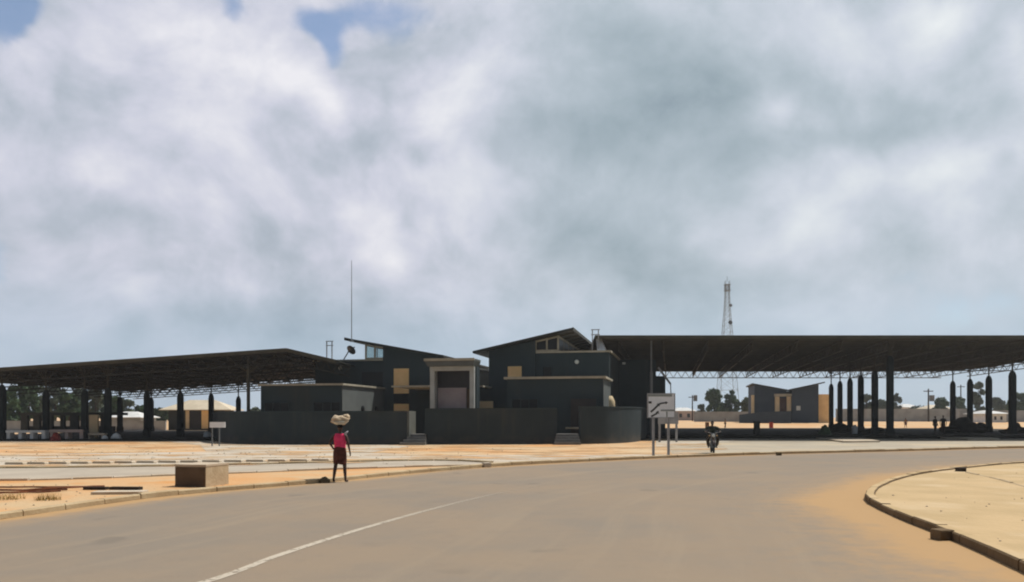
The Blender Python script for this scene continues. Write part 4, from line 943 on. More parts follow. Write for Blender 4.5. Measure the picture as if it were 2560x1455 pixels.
# telecom tower
D = 250; tx = X(1818, D); z0 = zr(D) - .1; zt = Zp(702, D); hb, ht = 3.3, .62
t = thing('telecom_tower', 'tall grey lattice telecom tower rising behind the right canopy', 'tower', (tx, D, z0))
wid = lambda z: hb + (ht - hb) * min(1, (z - z0) / ((zt - z0) * .86))
for sx_, sy_ in ((-1, -1), (1, -1), (1, 1), (-1, 1)):
    mb = MB(); zs = [z0 + (zt - z0) * k / 10 for k in range(11)]
    mb.tube([(tx + sx_ * wid(z), D + sy_ * wid(z), z) for z in zs], .075, 6); mb.build('leg', 'tower_steel', t)
mb = MB(); z = z0 + .2; zs = [z]
while z < zt - 1.5: z += max(1.3, wid(z) * 1.5); zs.append(min(z, zt))
for i in range(len(zs) - 1):
    a, b = zs[i], zs[i + 1]; cs_ = ((-1, -1), (1, -1), (1, 1), (-1, 1))
    for k in range(4):
        p, q = cs_[k], cs_[(k + 1) % 4]; wa, wb = wid(a), wid(b)
        P1, Q1 = (tx + p[0] * wa, D + p[1] * wa, a), (tx + q[0] * wb, D + q[1] * wb, b); P2, Q2 = (tx + q[0] * wa, D + q[1] * wa, a), (tx + p[0] * wb, D + p[1] * wb, b)
        mb.tube([P1, Q1], .035, 4); mb.tube([P2, Q2], .035, 4); mb.tube([(tx + p[0] * wb, D + p[1] * wb, b), Q1], .035, 4)
mb.build('bracing', 'tower_steel', t)
for dz in (1.2, 3.0):
    mb = MB(); mb.box(tx - .9, tx + .9, D - .9, D + .9, zt - dz - .1, zt - dz + .08); mb.build('platform', 'tower_steel', t)
for k in range(6):
    a = k * 1.047; x, y = tx + .8 * math.cos(a), D + .8 * math.sin(a); mb = MB(); mb.obox((x, y, zt - 3.4), (.22, .12, 2.2), a); mb.build('antenna', 'tower_steel', t)
mb = MB(); mb.tube([(tx, D, zt - .2), (tx, D, zt + 1.4)], .06, 6); mb.build('spike', 'mast_grey', t)
zd = Zp(808, D); mb = MB(); mb.rings([(0, 0, 0, .65, .65), (0, 0, .3, .55, .55), (0, 0, .4, .2, .2)], 16); mb.v = [(tx + .5 + x, D - wid(zd) - .5 + z_ - .2, zd + y) for x, y, z_ in mb.v]; mb.build('dish', 'dark_plinth_wall', t)
zd = Zp(765, D); mb = MB(); mb.rings([(0, 0, 0, .5, .5), (0, 0, .3, .42, .42), (0, 0, .4, .2, .2)], 16); mb.v = [(tx + .7 + x, D - wid(zd) - .5 + z_ - .2, zd + y) for x, y, z_ in mb.v]; mb.build('dish', 'mast_grey', t)

# utility poles
def pole(px, ytop, D, label, trafo=False):
    x = X(px, D); z0 = zr(D) - .1; zt = Zp(ytop, D); t = thing('utility_pole', label, 'utility pole', (x, D, z0))
    mb = MB(); mb.tube([(x, D, z0), (x, D, zt)], [.19, .13], 8); mb.build('pole', 'dark_wood', t)
    mb = MB(); mb.box(x - 1, x + 1, D - .08, D + .08, zt - .6, zt - .42); mb.build('crossarm', 'dark_wood', t)
    if trafo:
        mb = MB(); mb.rings([(x + .75, D, Zp(1003, D), .5, .5), (x + .75, D, Zp(988, D), .5, .5)], 12); mb.build('transformer', 'mast_grey', t)
pole(2321, 972, 170, 'far utility pole with a transformer between the right pillars', True)
pole(1731, 988, 200, 'far utility pole above the pale pink house', True)
pole(2402, 962, 210, 'thin far utility pole seen left of the tall dark tree')

# ---------------------------------------------------------------- trees
def tree(px, ytop, wpx, D, m, label, seed, shape='round', n=1500, leaf=.30, group=None):
    rg = random.Random(seed); x = X(px, D); zb = zr(D) - .1; zt = Zp(ytop, D); h_ = zt - zb; rw = wpx / 2 / F * D
    t = thing('tree', label, 'tree', (x, D, zb), group=group)
    mb = MB(); mb.tube([(x, D, zb), (x + .1, D, zb + h_ * .3), (x - .05, D + .1, zb + h_ * .6), (x, D, zb + h_ * .85)], [rw * .07 + .08, rw * .05 + .07, .08, .03], 7)
    cl_ = []
    lo = .18 if shape != 'low' else .05
    for k in range(26):
        f_ = rg.uniform(lo, .93)
        if shape == 'tall': pr = math.sin(max(.05, min(1, (f_ - lo) / (1 - lo))) * 3.0) ** .6 * .85 + .1
        else: pr = max(.18, math.sqrt(max(0, 1 - ((f_ - .56) / .48) ** 2)))
        a = rg.uniform(0, 6.283); r_ = rw * pr * rg.uniform(.35, .88)
        c = Vector((x + r_ * math.cos(a), D + r_ * math.sin(a), zb + h_ * f_)); s_ = rw * rg.uniform(.22, .42)
        cl_.append((c, s_))
        if k < 9:
            st = Vector((x, D, zb + h_ * f_ * .55)); mb.tube([st, st.lerp(c, .55) + Vector((0, 0, .1)), c], [.07, .05, .02], 5)
    cl_.append((Vector((x, D, zt - rw * .25)), rw * .28))
    mb.build('trunk', 'bark', t)
    c_ = MB()
    for k in range(n):
        c, s_ = rg.choice(cl_); d = Vector((rg.gauss(0, 1), rg.gauss(0, 1), rg.gauss(0, .8))); d = d.normalized() * s_ * rg.random() ** .45
        p = c + d; a = Vector((rg.gauss(0, 1), rg.gauss(0, 1), rg.gauss(0, 1))).normalized(); b = a.cross(Vector((rg.gauss(0, 1), rg.gauss(0, 1), rg.gauss(0, 1)))).normalized()
        l = leaf * rg.uniform(.6, 1.3); c_.add([p - a * l - b * l * .1, p + b * l * .55, p + a * l, p - b * l * .5], [(0, 1, 2, 3)])
    c_.build('crown', m, t, recalc=False)
TR = [(-8, 980, 60, 118, 'leaf_dark', 'dark tree cut by the left picture edge behind the first pillar', 'round'),
      (34, 966, 62, 112, 'leaf_dark', 'broad dark green tree between the first and second left pillars', 'round'),
      (72, 958, 66, 122, 'leaf_dark', 'tallest dark tree left of the second left pillar', 'round'),
      (104, 966, 36, 135, 'leaf_grey', 'narrow greyish tree directly left of the second left pillar', 'tall'),
      (138, 962, 54, 128, 'leaf_grey', 'greyish round tree right of the second left pillar', 'round'),
      (172, 985, 52, 120, 'leaf_dark', 'lower dark tree above the dark stall shed', 'round'),
      (200, 972, 44, 138, 'leaf_grey', 'greyish tree behind the third left pillar', 'tall'),
      (238, 954, 44, 130, 'leaf_grey', 'tall feathery tree above the upright cream slab', 'tall'),
      (262, 985, 40, 140, 'leaf_dark', 'tree just left of the fourth left pillar', 'round'),
      (288, 992, 36, 135, 'leaf_dark', 'tree left above the white hip roofed house', 'round'),
      (318, 1000, 40, 140, 'leaf_grey', 'small tree right above the white hip roofed house', 'round'),
      (352, 1018, 60, 150, 'leaf_dark', 'low bushy tree behind the right of the white hip roofed house', 'low'),
      (402, 1022, 46, 150, 'leaf_dark', 'low bushy tree left of the cream kiosk', 'low'),
      (640, 1020, 40, 150, 'leaf_grey', 'low greyish tree behind the forked left post', 'low'),
      (1752, 1012, 24, 205, 'leaf_grey', 'small thin tree left of the pair of dark trees', 'round'),
      (1784, 972, 42, 190, 'leaf_dark', 'left one of the two dark trees below the telecom tower', 'round'),
      (1830, 976, 40, 192, 'leaf_dark', 'right one of the two dark trees below the telecom tower', 'round'),
      (1806, 1008, 50, 198, 'leaf_dark', 'low bushy tree in the dip between the two dark trees', 'low'),
      (1866, 994, 38, 185, 'leaf_yellow', 'yellowish tree beside the left end of the far pavilion', 'round'),
      (2166, 986, 36, 190, 'leaf_grey', 'round greyish tree seen between the narrow right pillars', 'round'),
      (2206, 1000, 30, 200, 'leaf_grey', 'tree left of the widest right pillar', 'round'),
      (2242, 984, 22, 210, 'leaf_grey', 'slim pale tree just right of the widest right pillar', 'tall'),
      (2352, 996, 36, 200, 'leaf_dark', 'round dark tree right of the pole with the transformer', 'round'),
      (2398, 992, 40, 205, 'leaf_dark', 'round dark tree between the two middle right pillars', 'round'),
      (2448, 955, 34, 180, 'leaf_grey', 'tall dark tree rising highest among the right pillars', 'tall'),
      (2496, 994, 44, 195, 'leaf_grey', 'greyish tree between the last two right pillars', 'round'),
      (2548, 984, 50, 185, 'leaf_dark', 'tree at the right picture edge behind the last pillar', 'round'),
      (2285, 1020, 60, 230, 'leaf_grey', 'low greyish tree behind the small bright white house', 'low')]
for i, (px, yt, wp, D_, m_, lab, sh) in enumerate(TR): tree(px, yt, wp, D_, m_, lab, 100 + i, sh, n=2600, leaf=.27 + .0007 * D_)

# dark goods under the right canopy
def goods(px, D, ytop, wpx, seed, label):
    x = X(px, D); zt = Zp(ytop, D); rg = random.Random(seed); bm = bmesh.new(); rw = wpx / 2 / F * D
    for k in range(9):
        a = rg.uniform(-1, 1); hh = (zt - .27) * (1 - abs(a) * .75) * rg.uniform(.65, 1.0) if k else zt - .27; s_ = rw * rg.uniform(.28, .45)
        m4 = Matrix.Translation((x + a * rw * .75 if k else x, D + rg.uniform(-.6, .6), .27 + hh / 2)) @ Matrix.Diagonal((s_, s_ * .9, hh / 2, 1))
        r_ = bmesh.ops.create_icosphere(bm, subdivisions=3, radius=1, matrix=m4)
        for v in r_['verts']: v.co += Vector((noise.noise(v.co * 2 + Vector((seed, 0, 0))), noise.noise(v.co * 2 + Vector((0, seed, 5))), noise.noise(v.co * 2.4 + Vector((3, 0, seed))))) * .16
    me = bpy.data.meshes.new('goods_heap'); bm.to_mesh(me); bm.free(); me.materials.append(M['heap'])
    for p in me.polygons: p.use_smooth = True
    o = bpy.data.objects.new('goods_heap', me); COL.objects.link(o); tag(o, label, 'goods heap')
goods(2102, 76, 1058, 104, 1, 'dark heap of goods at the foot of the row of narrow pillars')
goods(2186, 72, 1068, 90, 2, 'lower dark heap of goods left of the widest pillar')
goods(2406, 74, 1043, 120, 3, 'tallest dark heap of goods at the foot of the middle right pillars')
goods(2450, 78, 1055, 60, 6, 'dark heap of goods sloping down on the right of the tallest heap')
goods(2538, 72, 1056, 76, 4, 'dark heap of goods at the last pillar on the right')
lump('shrub', 'leaf_dark', (X(2062, 66), 66, .27), (.5, .45, .75), 8, 'small green shrub left of the heaps under the right canopy', 'shrub', rough=.35)
x = X(2137, 70); mb = MB(); mb.rings([(x, 70, .27, .22, .22), (x, 70, .9, .25, .25), (x, 70, .95, .12, .12), (x, 70, 1.05, .12, .12)], 12); tag(mb.build('jerrycan', 'white_paint', origin=(x, 70, .27)), 'small white container between the dark heaps under the right canopy', 'container')
def barrel(px, D, m, label):
    x = X(px, D); zb = zr(D); t = thing('barrel', label, 'barrel', (x, D, zb))
    mb = MB(); mb.rings([(x, D, zb, .29, .29), (x, D, zb + .28, .29, .29), (x, D, zb + .3, .305, .305), (x, D, zb + .32, .29, .29), (x, D, zb + .58, .29, .29), (x, D, zb + .6, .305, .305), (x, D, zb + .62, .29, .29), (x, D, zb + .88, .29, .29)], 20); mb.build('drum', m, t)
    mb = MB(); mb.rings([(x, D, zb + .882, .30, .30), (x, D, zb + .91, .30, .30)], 20); mb.build('lid', m, t)
barrel(1768, 116, 'barrel_brown', 'small brown barrel on the sunlit sand behind the motorcycle')
barrel(1928, 116, 'barrel_red', 'small red barrel on the sunlit sand before the far pavilion')
x, y, _ = at(1892, 0, 66.5); mb = MB(); mb.obox((x, y, .27), (.40, .36, 1.05), .1); mb.obox((x, y, 1.32), (.46, .42, .07), .1)
tag(mb.build('bollard', 'dark_plinth_wall', origin=(x, y, .27)), 'squat dark bollard at the canopy edge right of the motorcycle', 'bollard')
x, y, _ = at(2268, 0, 63.6); mb = MB(); mb.box(x - .5, x + .5, y - .35, y + .34, .0, .2); tag(mb.build('step_block', 'slab', origin=(x, y, 0)), 'dark block step at the canopy edge right of the widest pillar', 'step')
# ---------------------------------------------------------------- people
def vadd(a, b): return tuple(x + y for x, y in zip(a, b))
def hand_chain(J, E, wrist, palm, side, pre, curl):
    """palm with four unequal fingers and a thumb leaving its side; side = lateral unit vector towards the thumb"""
    w, p = Vector(J[wrist][:3]), Vector(palm); d = (p - w).normalized(); s_ = Vector(side); c_ = Vector(curl)
    J[pre + 'palm'] = (*p, .030, .019); E.append((wrist, pre + 'palm'))
    for i, (o_, l1, l2) in enumerate(((.026, .040, .032), (.009, .045, .036), (-.009, .042, .034), (-.026, .034, .026))):
        a = p + d * (.03 + l1 * .7) + s_ * o_ + c_ * .008; b = a + d * l2 * .6 + c_ * l2 * .75
        J[f'{pre}k{i}'] = (*a, .0092, .0092); J[f'{pre}t{i}'] = (*b, .0080, .0080); E += [(pre + 'palm', f'{pre}k{i}'), (f'{pre}k{i}', f'{pre}t{i}')]
    m_ = w.lerp(p, .45); a = m_ + s_ * .042 + d * .018 + c_ * .01; b = a + d * .034 + s_ * .012 + c_ * .012
    J[pre + 'm'] = (*a, .0105, .0105); J[pre + 'n'] = (*b, .0088, .0088); E += [(pre + 'palm', pre + 'm'), (pre + 'm', pre + 'n')]
def skin_mesh(name, J, E, m, parent, root='pelvis', sub=2, face=None):
    names = list(J); bm = bmesh.new(); sk = bm.verts.layers.skin.verify(); vs = {}
    for n_ in names:
        v = bm.verts.new(J[n_][:3]); v[sk].radius = (J[n_][3], J[n_][4]); v[sk].use_root = (n_ == root); vs[n_] = v
    for a, b in E: bm.edges.new((vs[a], vs[b]))
    me = bpy.data.meshes.new(name); bm.to_mesh(me); bm.free()
    o = bpy.data.objects.new(name, me); COL.objects.link(o)
    md = o.modifiers.new('Skin', 'SKIN'); md.use_smooth_shade = True; md.branch_smoothing = .3
    sb = o.modifiers.new('Sub', 'SUBSURF'); sb.levels = sub; sb.render_levels = sub
    dg = bpy.context.evaluated_depsgraph_get(); dg.update()
    m2 = bpy.data.meshes.new_from_object(o.evaluated_get(dg)); m2.name = name
    bpy.data.objects.remove(o)
    m2.materials.clear(); m2.materials.append(M[m])
    if face:
        c, fd, sc = Vector(face[0]), Vector(face[1]).normalized(), face[2]; sd = fd.cross(Vector((0, 0, 1)))
        for v in m2.vertices:
            r_ = v.co - c
            if r_.length > .17 * sc: continue
            x, y, z = r_.dot(sd) / sc, r_.dot(fd) / sc, r_.z / sc
            if y > .02:
                v.co += fd * sc * (.024 * math.exp(-(x / .016) ** 2 - ((z + .018) / .022) ** 2) - .010 * (math.exp(-((x - .032) / .017) ** 2 - ((z - .008) / .014) ** 2) + math.exp(-((x + .032) / .017) ** 2 - ((z - .008) / .014) ** 2)) + .008 * math.exp(-(x / .026) ** 2 - ((z + .058) / .012) ** 2))
            if abs(x) > .05: v.co += sd * sc * math.copysign(.016 * math.exp(-((y + .005) / .018) ** 2 - ((z + .005) / .028) ** 2), x)
    for p in m2.polygons: p.use_smooth = True
    o = bpy.data.objects.new(name, m2); COL.objects.link(o)
    if parent: o.parent = parent
    return o
def garment(name, rr, m, parent, n=26, wave=.0, seed=0):
    mb = MB(); mb.rings(rr, n, cap=False); o = None
    if wave:
        rows = len(rr)
        for i in range(rows):
            for k in range(n):
                x, y, z = mb.v[i * n + k]; cx, cy = rr[i][0], rr[i][1]; f_ = 1 + wave * (i / (rows - 1)) * math.sin(k * 6.283 / n * 5 + seed + i * .3)
                mb.v[i * n + k] = (cx + (x - cx) * f_, cy + (y - cy) * f_, z + (wave * .35 * math.sin(k * 6.283 / n * 2 + seed) if i == rows - 1 else 0))
    o = mb.build(name, m, parent, smooth=True)
    so_ = o.modifiers.new('thick', 'SOLIDIFY'); so_.thickness = .008; so_.offset = 0
    sb = o.modifiers.new('sub', 'SUBSURF'); sb.levels = 1; sb.render_levels = 1
    return o
def head_parts(J, E, x, y, z, fy=-1):
    """neck from (x,y,z) upwards: jaw, face, crown; fy is the facing direction along y"""
    J['jaw'] = (x, y + fy * .022, z + .075, .056, .062); J['face'] = (x, y + fy * .012, z + .145, .074, .086); J['crown'] = (x, y - fy * .004, z + .205, .062, .074)
    E += [('neck', 'jaw'), ('jaw', 'face'), ('face', 'crown')]
def hair_cap(c, fy, parent, s=1.0, m='hair'):
    mb = MB(); n = 16; rows = 8
    for i in range(rows):
        a = i / (rows - 1) * 1.75
        for k in range(n):
            t_ = 6.2832 * k / n; x = math.sin(a) * math.cos(t_) * .083; y = math.sin(a) * math.sin(t_) * .096; z = math.cos(a) * .098
            if y * fy > .03 and z < .035: z = .035 + (z - .035) * .15
            mb.v.append((c[0] + x * s, c[1] + (y - fy * .008) * s, c[2] + z * s))
    mb.f = [(i * n + k, i * n + (k + 1) % n, (i + 1) * n + (k + 1) % n, (i + 1) * n + k) for i in range(rows - 1) for k in range(n)]
    return mb.build('hair', m, parent, smooth=True)
def eyes(c, fy, parent):
    for sx_ in (-1, 1):
        bm = bmesh.new(); bmesh.ops.create_uvsphere(bm, u_segments=10, v_segments=8, radius=.012); me = bpy.data.meshes.new('eye'); bm.to_mesh(me); bm.free(); me.materials.append(M['eye_white'])
        o = bpy.data.objects.new('eye', me); COL.objects.link(o); o.parent = parent; o.location = (c[0] + sx_ * .032, c[1] + fy * .072, c[2] + .008)

def standing(loc, rot, h, label, top_m, low_m, skirt=True, arms=(0, 0), stride=.12, seed=0, group=None, pose=None):
    """a standing or walking figure, front towards local -y"""
    p = thing('person', label, 'person', loc, group=group); OFF.pop(p.name)
    p.rotation_euler = (0, 0, rot); k = h / 1.62; p.scale = (k, k, k)
    J, E = {}, []
    J['pelvis'] = (0, 0, .88, .135, .105); J['waist'] = (0, 0, 1.02, .115, .085); J['chest'] = (0, 0, 1.17, .135, .095); J['upper'] = (0, 0, 1.27, .115, .08); J['neck'] = (0, .005, 1.36, .046, .046)
    E += [('pelvis', 'waist'), ('waist', 'chest'), ('chest', 'upper'), ('upper', 'neck')]; head_parts(J, E, 0, 0, 1.36)
    for s_, nm in ((-1, 'l'), (1, 'r')):
        st = stride * (1 if s_ > 0 else -1); ft = pose.get(nm + 'f', (.12, 0)) if pose else (.11, 0)
        J[nm + 'hip'] = (s_ * .085, 0, .82, .088, .088); J[nm + 'knee'] = (s_ * (.09 + (ft[0] - .09) * .5), st * .45 - .02, .46, .056, .056); J[nm + 'calf'] = (s_ * (.09 + (ft[0] - .09) * .7), st * .7 + .015, .30, .052, .052)
        J[nm + 'ankle'] = (s_ * ft[0], st + .03, .085, .034, .034); J[nm + 'heel'] = (s_ * ft[0], st + .045, .035, .032, .032); J[nm + 'toe'] = (s_ * (ft[0] + .02), st - .13, .026, .036, .022)
        E += [('pelvis', nm + 'hip'), (nm + 'hip', nm + 'knee'), (nm + 'knee', nm + 'calf'), (nm + 'calf', nm + 'ankle'), (nm + 'ankle', nm + 'heel'), (nm + 'heel', nm + 'toe')]
        ar = (pose or {}).get(nm + 'a', ((.245, .03, 1.05), (.25, -.05, .83), (.25, -.09, .75)))
        J[nm + 'sho'] = (s_ * .165, .0, 1.295, .056, .056); J[nm + 'elb'] = (s_ * ar[0][0], ar[0][1], ar[0][2], .038, .038); J[nm + 'wri'] = (s_ * ar[1][0], ar[1][1], ar[1][2], .025, .025)
        E += [('upper', nm + 'sho'), (nm + 'sho', nm + 'elb'), (nm + 'elb', nm + 'wri')]
        hand_chain(J, E, nm + 'wri', (s_ * ar[2][0], ar[2][1], ar[2][2]), (0, -1, 0) if abs(ar[2][2] - ar[1][2]) > .03 else (0, 0, 1), nm, (-s_, 0, 0))
    fc = (0, -.012, 1.36 + .145)
    skin_mesh('body', J, E, 'skin', p, face=(fc, (0, -1, 0), 1.0))
    hair_cap((0, .002, 1.36 + .165), -1, p); eyes(fc, -1, p)
    garment('top', [(0, 0, .93, .165, .13), (0, 0, 1.04, .150, .118), (0, 0, 1.16, .172, .135), (0, 0, 1.25, .172, .118), (0, 0, 1.315, .165, .092), (0, .005, 1.345, .10, .075)], top_m, p, wave=.012, seed=seed)
    if skirt:
        garment('skirt', [(0, 0, 1.02, .140, .112), (0, 0, .93, .165, .14), (0, 0, .80, .185, .165), (0, -.01, .64, .185, .17), (0, -.01, .50, .175, .165)], low_m, p, n=30, wave=.07, seed=seed)
    else:
        tr_ = {k_: (v_[0], v_[1], v_[2], v_[3] + .020, v_[4] + .020) for k_, v_ in J.items() if k_ in ('pelvis', 'lhip', 'rhip', 'lknee', 'rknee', 'lcalf', 'rcalf', 'lankle', 'rankle')}
        skin_mesh('trousers', tr_, [('pelvis', 'lhip'), ('pelvis', 'rhip')] + [(s_ + a, s_ + b) for s_ in 'lr' for a, b in (('hip', 'knee'), ('knee', 'calf'), ('calf', 'ankle'))], low_m, p)
        for s_ in 'lr':
            sl_ = {'a': (*J[s_ + 'sho'][:3], .072, .072), 'b': (*[(J[s_ + 'sho'][i] * .4 + J[s_ + 'elb'][i] * .6) for i in range(3)], .060, .060)}
            skin_mesh('sleeve', sl_, [('a', 'b')], top_m, p, root='a', sub=1)
    return p
gx, gy = G(850, 1206)
wm = standing((gx, gy, .012), R(174), 1.56, 'woman in a pink top and brown skirt carrying a bundle on her head', 'pink_cloth', 'brown_cloth', True, stride=.05,
              pose={'rf': (.155, 0), 'lf': (.150, 0), 'ra': ((.285, .05, 1.09), (.20, -.03, .92), (.165, -.075, .885)), 'la': ((.245, .045, 1.07), (.265, -.03, .86), (.27, -.07, .78))})
mb = MB()
mb.tube([(-.17, .02, 1.30), (-.165, .07, 1.345), (-.21, .06, 1.375), (-.245, .05, 1.41)], [.03, .032, .026, .012], 7); s_ = mb.build('shoulder_cloth', 'strap', wm, smooth=True)
# the bundle she carries
hx, hy, hz = gx, gy, .012 + 1.6 * 1.56 / 1.62
bn = thing('head_load', 'cream cloth bundle heaped in a shallow pan on the head of the woman', 'bundle', (hx, hy, hz + .0))
bd = lump('cloth', 'sack', (hx + .0, hy, hz + .11), (.225, .20, .125), 12, None, None, rough=.42, flat=False, parent=bn, n_scale=2.0)
lump('cloth_end', 'sack', (hx + .165, hy + .02, hz + .185), (.09, .075, .085), 31, None, None, rough=.4, flat=False, parent=bn)
mb = MB(); mb.rings([(hx, hy, hz - .01, .10, .10), (hx, hy, hz + .015, .16, .16), (hx, hy, hz + .075, .215, .205), (hx, hy, hz + .078, .225, .215), (hx, hy, hz + .02, .155, .15)], 26); mb.build('pan', 'basin', bn, smooth=True)

# ---------------------------------------------------------------- motorcycle and rider, coming towards the camera
mx_, my_ = G(1781, 1133.5); MR = R(-9)
def at_bike(t): t.rotation_euler = (0, 0, MR); OFF.pop(t.name, None); return t
bk = at_bike(thing('motorcycle', 'dark small motorcycle coming along the road edge with its rider', 'motorcycle', (mx_, my_, .012)))
def wheel(yc, parent):
    mb = MB(); n, k_ = 26, 8; r0, r1 = .262, .042
    mb.v = [((r1 * .9) * math.sin(6.2832 * j / k_), yc + (r0 + r1 * math.cos(6.2832 * j / k_)) * math.cos(6.2832 * i / n), .304 + (r0 + r1 * math.cos(6.2832 * j / k_)) * math.sin(6.2832 * i / n)) for i in range(n) for j in range(k_)]
    mb.f = [(i * k_ + j, i * k_ + (j + 1) % k_, ((i + 1) % n) * k_ + (j + 1) % k_, ((i + 1) % n) * k_ + j) for i in range(n) for j in range(k_)]
    w_ = mb.build('wheel', 'rubber', parent, smooth=True)
    mb = MB(); pts = [(0, yc + .225 * math.cos(6.2832 * i / n), .304 + .225 * math.sin(6.2832 * i / n)) for i in range(n + 1)]; mb.tube(pts, .014, 6)
    for i in range(8):
        a = 6.2832 * i / 8; mb.tube([(0, yc, .304), (0, yc + .225 * math.cos(a), .304 + .225 * math.sin(a))], .005, 4)
    mb.tube([(-.07, yc, .304), (.07, yc, .304)], .035, 10); mb.build('rim', 'mast_grey', w_)
wheel(-.62, bk); wheel(.62, bk)
mb = MB()
for s_ in (-1, 1): mb.tube([(s_ * .075, -.62, .304), (s_ * .085, -.50, .62), (s_ * .085, -.36, .93)], [.02, .024, .02], 8)
mb.box(-.11, .11, -.42, -.34, .86, .89); mb.build('fork', 'mast_grey', bk)
mb = MB(); n = 12; mb.v = []
for i in range(n):
    a = R(25 + 130 * i / (n - 1)); mb.v += [(-.055, -.62 - .335 * math.cos(a), .304 + .335 * math.sin(a)), (.055, -.62 - .335 * math.cos(a), .304 + .335 * math.sin(a)), (.055, -.62 - .345 * math.cos(a), .304 + .345 * math.sin(a)), (-.055, -.62 - .345 * math.cos(a), .304 + .345 * math.sin(a))]
mb.f = [(4 * i + j, 4 * i + (j + 1) % 4, 4 * i + 4 + (j + 1) % 4, 4 * i + 4 + j) for i in range(n - 1) for j in range(4)] + [(0, 1, 2, 3), (44, 47, 46, 45)]
mb.build('mudguard', 'bike_paint', bk)
mb = MB(); mb.rings([(0, 0, 0, .03, .03), (0, 0, .05, .075, .075), (0, 0, .12, .092, .092), (0, 0, .135, .088, .088)], 16); mb.v = [(x, -.40 - z, .86 + y) for x, y, z in mb.v]; hl = mb.build('headlight', 'bike_paint', bk, smooth=True)
mb = MB(); mb.rings([(0, 0, 0, .082, .082), (0, 0, .015, .05, .05)], 16); mb.v = [(x, -.536 - z, .86 + y) for x, y, z in mb.v]; mb.build('lens', 'lamp_glass', hl)
mb = MB(); mb.tube([(-.36, -.22, 1.0), (-.24, -.32, 1.02), (-.08, -.36, .95), (.08, -.36, .95), (.24, -.32, 1.02), (.36, -.22, 1.0)], .013, 7); hb_ = mb.build('handlebar', 'chrome', bk)
for s_ in (-1, 1):
    mb = MB(); mb.tube([(s_ * .25, -.315, 1.02), (s_ * .37, -.215, .998)], .02, 8); mb.build('grip', 'rubber', hb_)
    mb = MB(); mb.tube([(s_ * .2, -.33, 1.01), (s_ * .30, -.37, 1.12)], .007, 5); mb.obox((s_ * .31, -.37, 1.10), (.10, .02, .065), 0); mb.build('mirror', 'bike_paint', hb_)
    mb = MB(); mb.obox((s_ * .17, -.46, .83), (.05, .06, .05)); mb.build('indicator', 'yellow_panel', bk)
mb = MB(); mb.rings([(0, -.10, .70, .08, .22), (0, -.10, .78, .13, .24), (0, -.08, .86, .12, .22), (0, -.06, .90, .06, .14)], 18); mb.build('tank', 'bike_paint', bk, smooth=True)
mb = MB(); mb.rings([(0, .36, .73, .12, .36), (0, .36, .80, .13, .38), (0, .36, .83, .09, .33)], 18); mb.build('seat', 'rubber', bk, smooth=True)
mb = MB(); mb.tube([(0, -.34, .84), (0, .0, .70), (0, .62, .68)], .025, 8); mb.tube([(0, -.32, .78), (0, -.16, .32), (0, .25, .30)], .022, 8)
for s_ in (-1, 1): mb.tube([(s_ * .08, .25, .32), (s_ * .08, .62, .304)], .018, 6); mb.tube([(s_ * .10, .62, .33), (s_ * .11, .48, .70)], .026, 8)
mb.build('frame', 'bike_paint', bk)
mb = MB(); mb.obox((0, .03, .27), (.22, .34, .2)); mb.rings([(0, -.06, .46, .085, .085), (0, -.09, .60, .075, .075)], 12); mb.build('engine', 'mast_grey', bk)
mb = MB(); mb.tube([(.09, -.10, .5), (.13, -.2, .36), (.15, .1, .27), (.16, .5, .30), (.16, .85, .36)], [.018, .018, .02, .04, .04], 8); mb.build('exhaust', 'mast_grey', bk)
rd = at_bike(thing('person', 'motorcycle rider in a dark green jacket facing the camera', 'person', (mx_, my_, .012)))
J, E = {}, []
J['pelvis'] = (0, .22, .885, .14, .11); J['waist'] = (0, .19, 1.0, .125, .095); J['chest'] = (0, .13, 1.14, .145, .10); J['upper'] = (0, .10, 1.235, .125, .085); J['neck'] = (0, .08, 1.30, .05, .05)
E += [('pelvis', 'waist'), ('waist', 'chest'), ('chest', 'upper'), ('upper', 'neck')]; head_parts(J, E, 0, .07, 1.29)
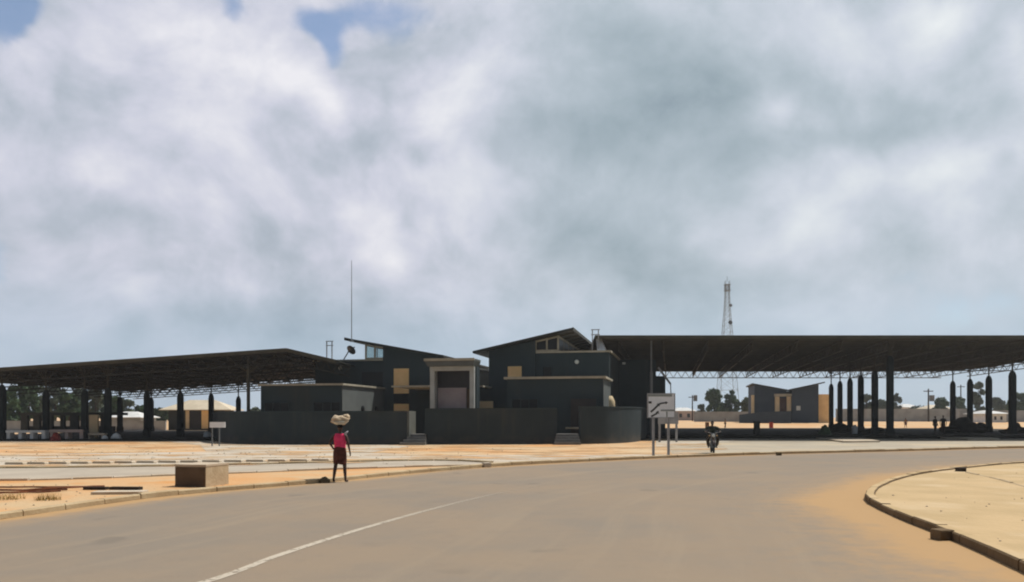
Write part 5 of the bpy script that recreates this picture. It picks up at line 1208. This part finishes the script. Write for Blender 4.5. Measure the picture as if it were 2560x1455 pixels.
for s_, nm in ((-1, 'l'), (1, 'r')):
    J[nm + 'hip'] = (s_ * .11, .16, .84, .095, .095); J[nm + 'knee'] = (s_ * .235, -.20, .72, .062, .062); J[nm + 'calf'] = (s_ * .225, -.12, .52, .055, .055); J[nm + 'ankle'] = (s_ * .19, -.02, .33, .036, .036); J[nm + 'heel'] = (s_ * .18, .03, .285, .033, .033); J[nm + 'toe'] = (s_ * .20, -.16, .275, .038, .026)
    J[nm + 'sho'] = (s_ * .185, .09, 1.235, .062, .062); J[nm + 'elb'] = (s_ * .37, -.02, 1.09, .042, .042); J[nm + 'wri'] = (s_ * .345, -.185, 1.03, .028, .028)
    E += [('pelvis', nm + 'hip'), (nm + 'hip', nm + 'knee'), (nm + 'knee', nm + 'calf'), (nm + 'calf', nm + 'ankle'), (nm + 'ankle', nm + 'heel'), (nm + 'heel', nm + 'toe'), ('upper', nm + 'sho'), (nm + 'sho', nm + 'elb'), (nm + 'elb', nm + 'wri')]
    hand_chain(J, E, nm + 'wri', (s_ * .325, -.245, 1.025), (-s_, 0, 0), nm, (0, -.2, -1))
fc = (0, .058, 1.29 + .145); skin_mesh('body', J, E, 'skin', rd, face=(fc, (0, -1, 0), 1)); hair_cap((0, .072, 1.455), -1, rd); eyes(fc, -1, rd)
jk = {k_: (v_[0], v_[1], v_[2], v_[3] + .026, v_[4] + .026) for k_, v_ in J.items() if k_ in ('pelvis', 'waist', 'chest', 'upper', 'lsho', 'rsho', 'lelb', 'relb', 'lwri', 'rwri')}
for s_ in 'lr': jk[s_ + 'wri'] = tuple(J[s_ + 'elb'][i] * .15 + J[s_ + 'wri'][i] * .85 for i in range(3)) + (.042, .042)
skin_mesh('jacket', jk, [('pelvis', 'waist'), ('waist', 'chest'), ('chest', 'upper')] + [a for s_ in 'lr' for a in (('upper', s_ + 'sho'), (s_ + 'sho', s_ + 'elb'), (s_ + 'elb', s_ + 'wri'))], 'green_cloth', rd, root='waist')
tr_ = {k_: (v_[0], v_[1], v_[2], v_[3] + .022, v_[4] + .022) for k_, v_ in J.items() if k_ in ('pelvis', 'lhip', 'rhip', 'lknee', 'rknee', 'lcalf', 'rcalf', 'lankle', 'rankle')}
skin_mesh('trousers', tr_, [('pelvis', 'lhip'), ('pelvis', 'rhip')] + [(s_ + a, s_ + b) for s_ in 'lr' for a, b in (('hip', 'knee'), ('knee', 'calf'), ('calf', 'ankle'))], 'trouser', rd)

standing((X(2338, 70), 70, .27), R(20), 1.55, 'person in dark trousers left of the tallest dark heap, nearest the open gap', 'dark_cloth', 'dark_cloth', False, seed=2)
standing((X(2358, 71), 71, .27), R(-25), 1.62, 'person in a brown skirt between the tallest heap and another standing person', 'dark_cloth', 'brown_cloth', True, seed=4)
standing((X(1813, 116), 116, zr(116)), R(60), 1.45, 'small far person in tan clothes on the sunlit sand behind the motorcycle', 'tan_cloth', 'trouser', False, seed=5)
standing((X(2264, 118), 118, zr(118)), R(-40), 1.5, 'far person in a brown skirt on the sunlit sand right of the widest pillar', 'tan_cloth', 'brown_cloth', True, seed=6)
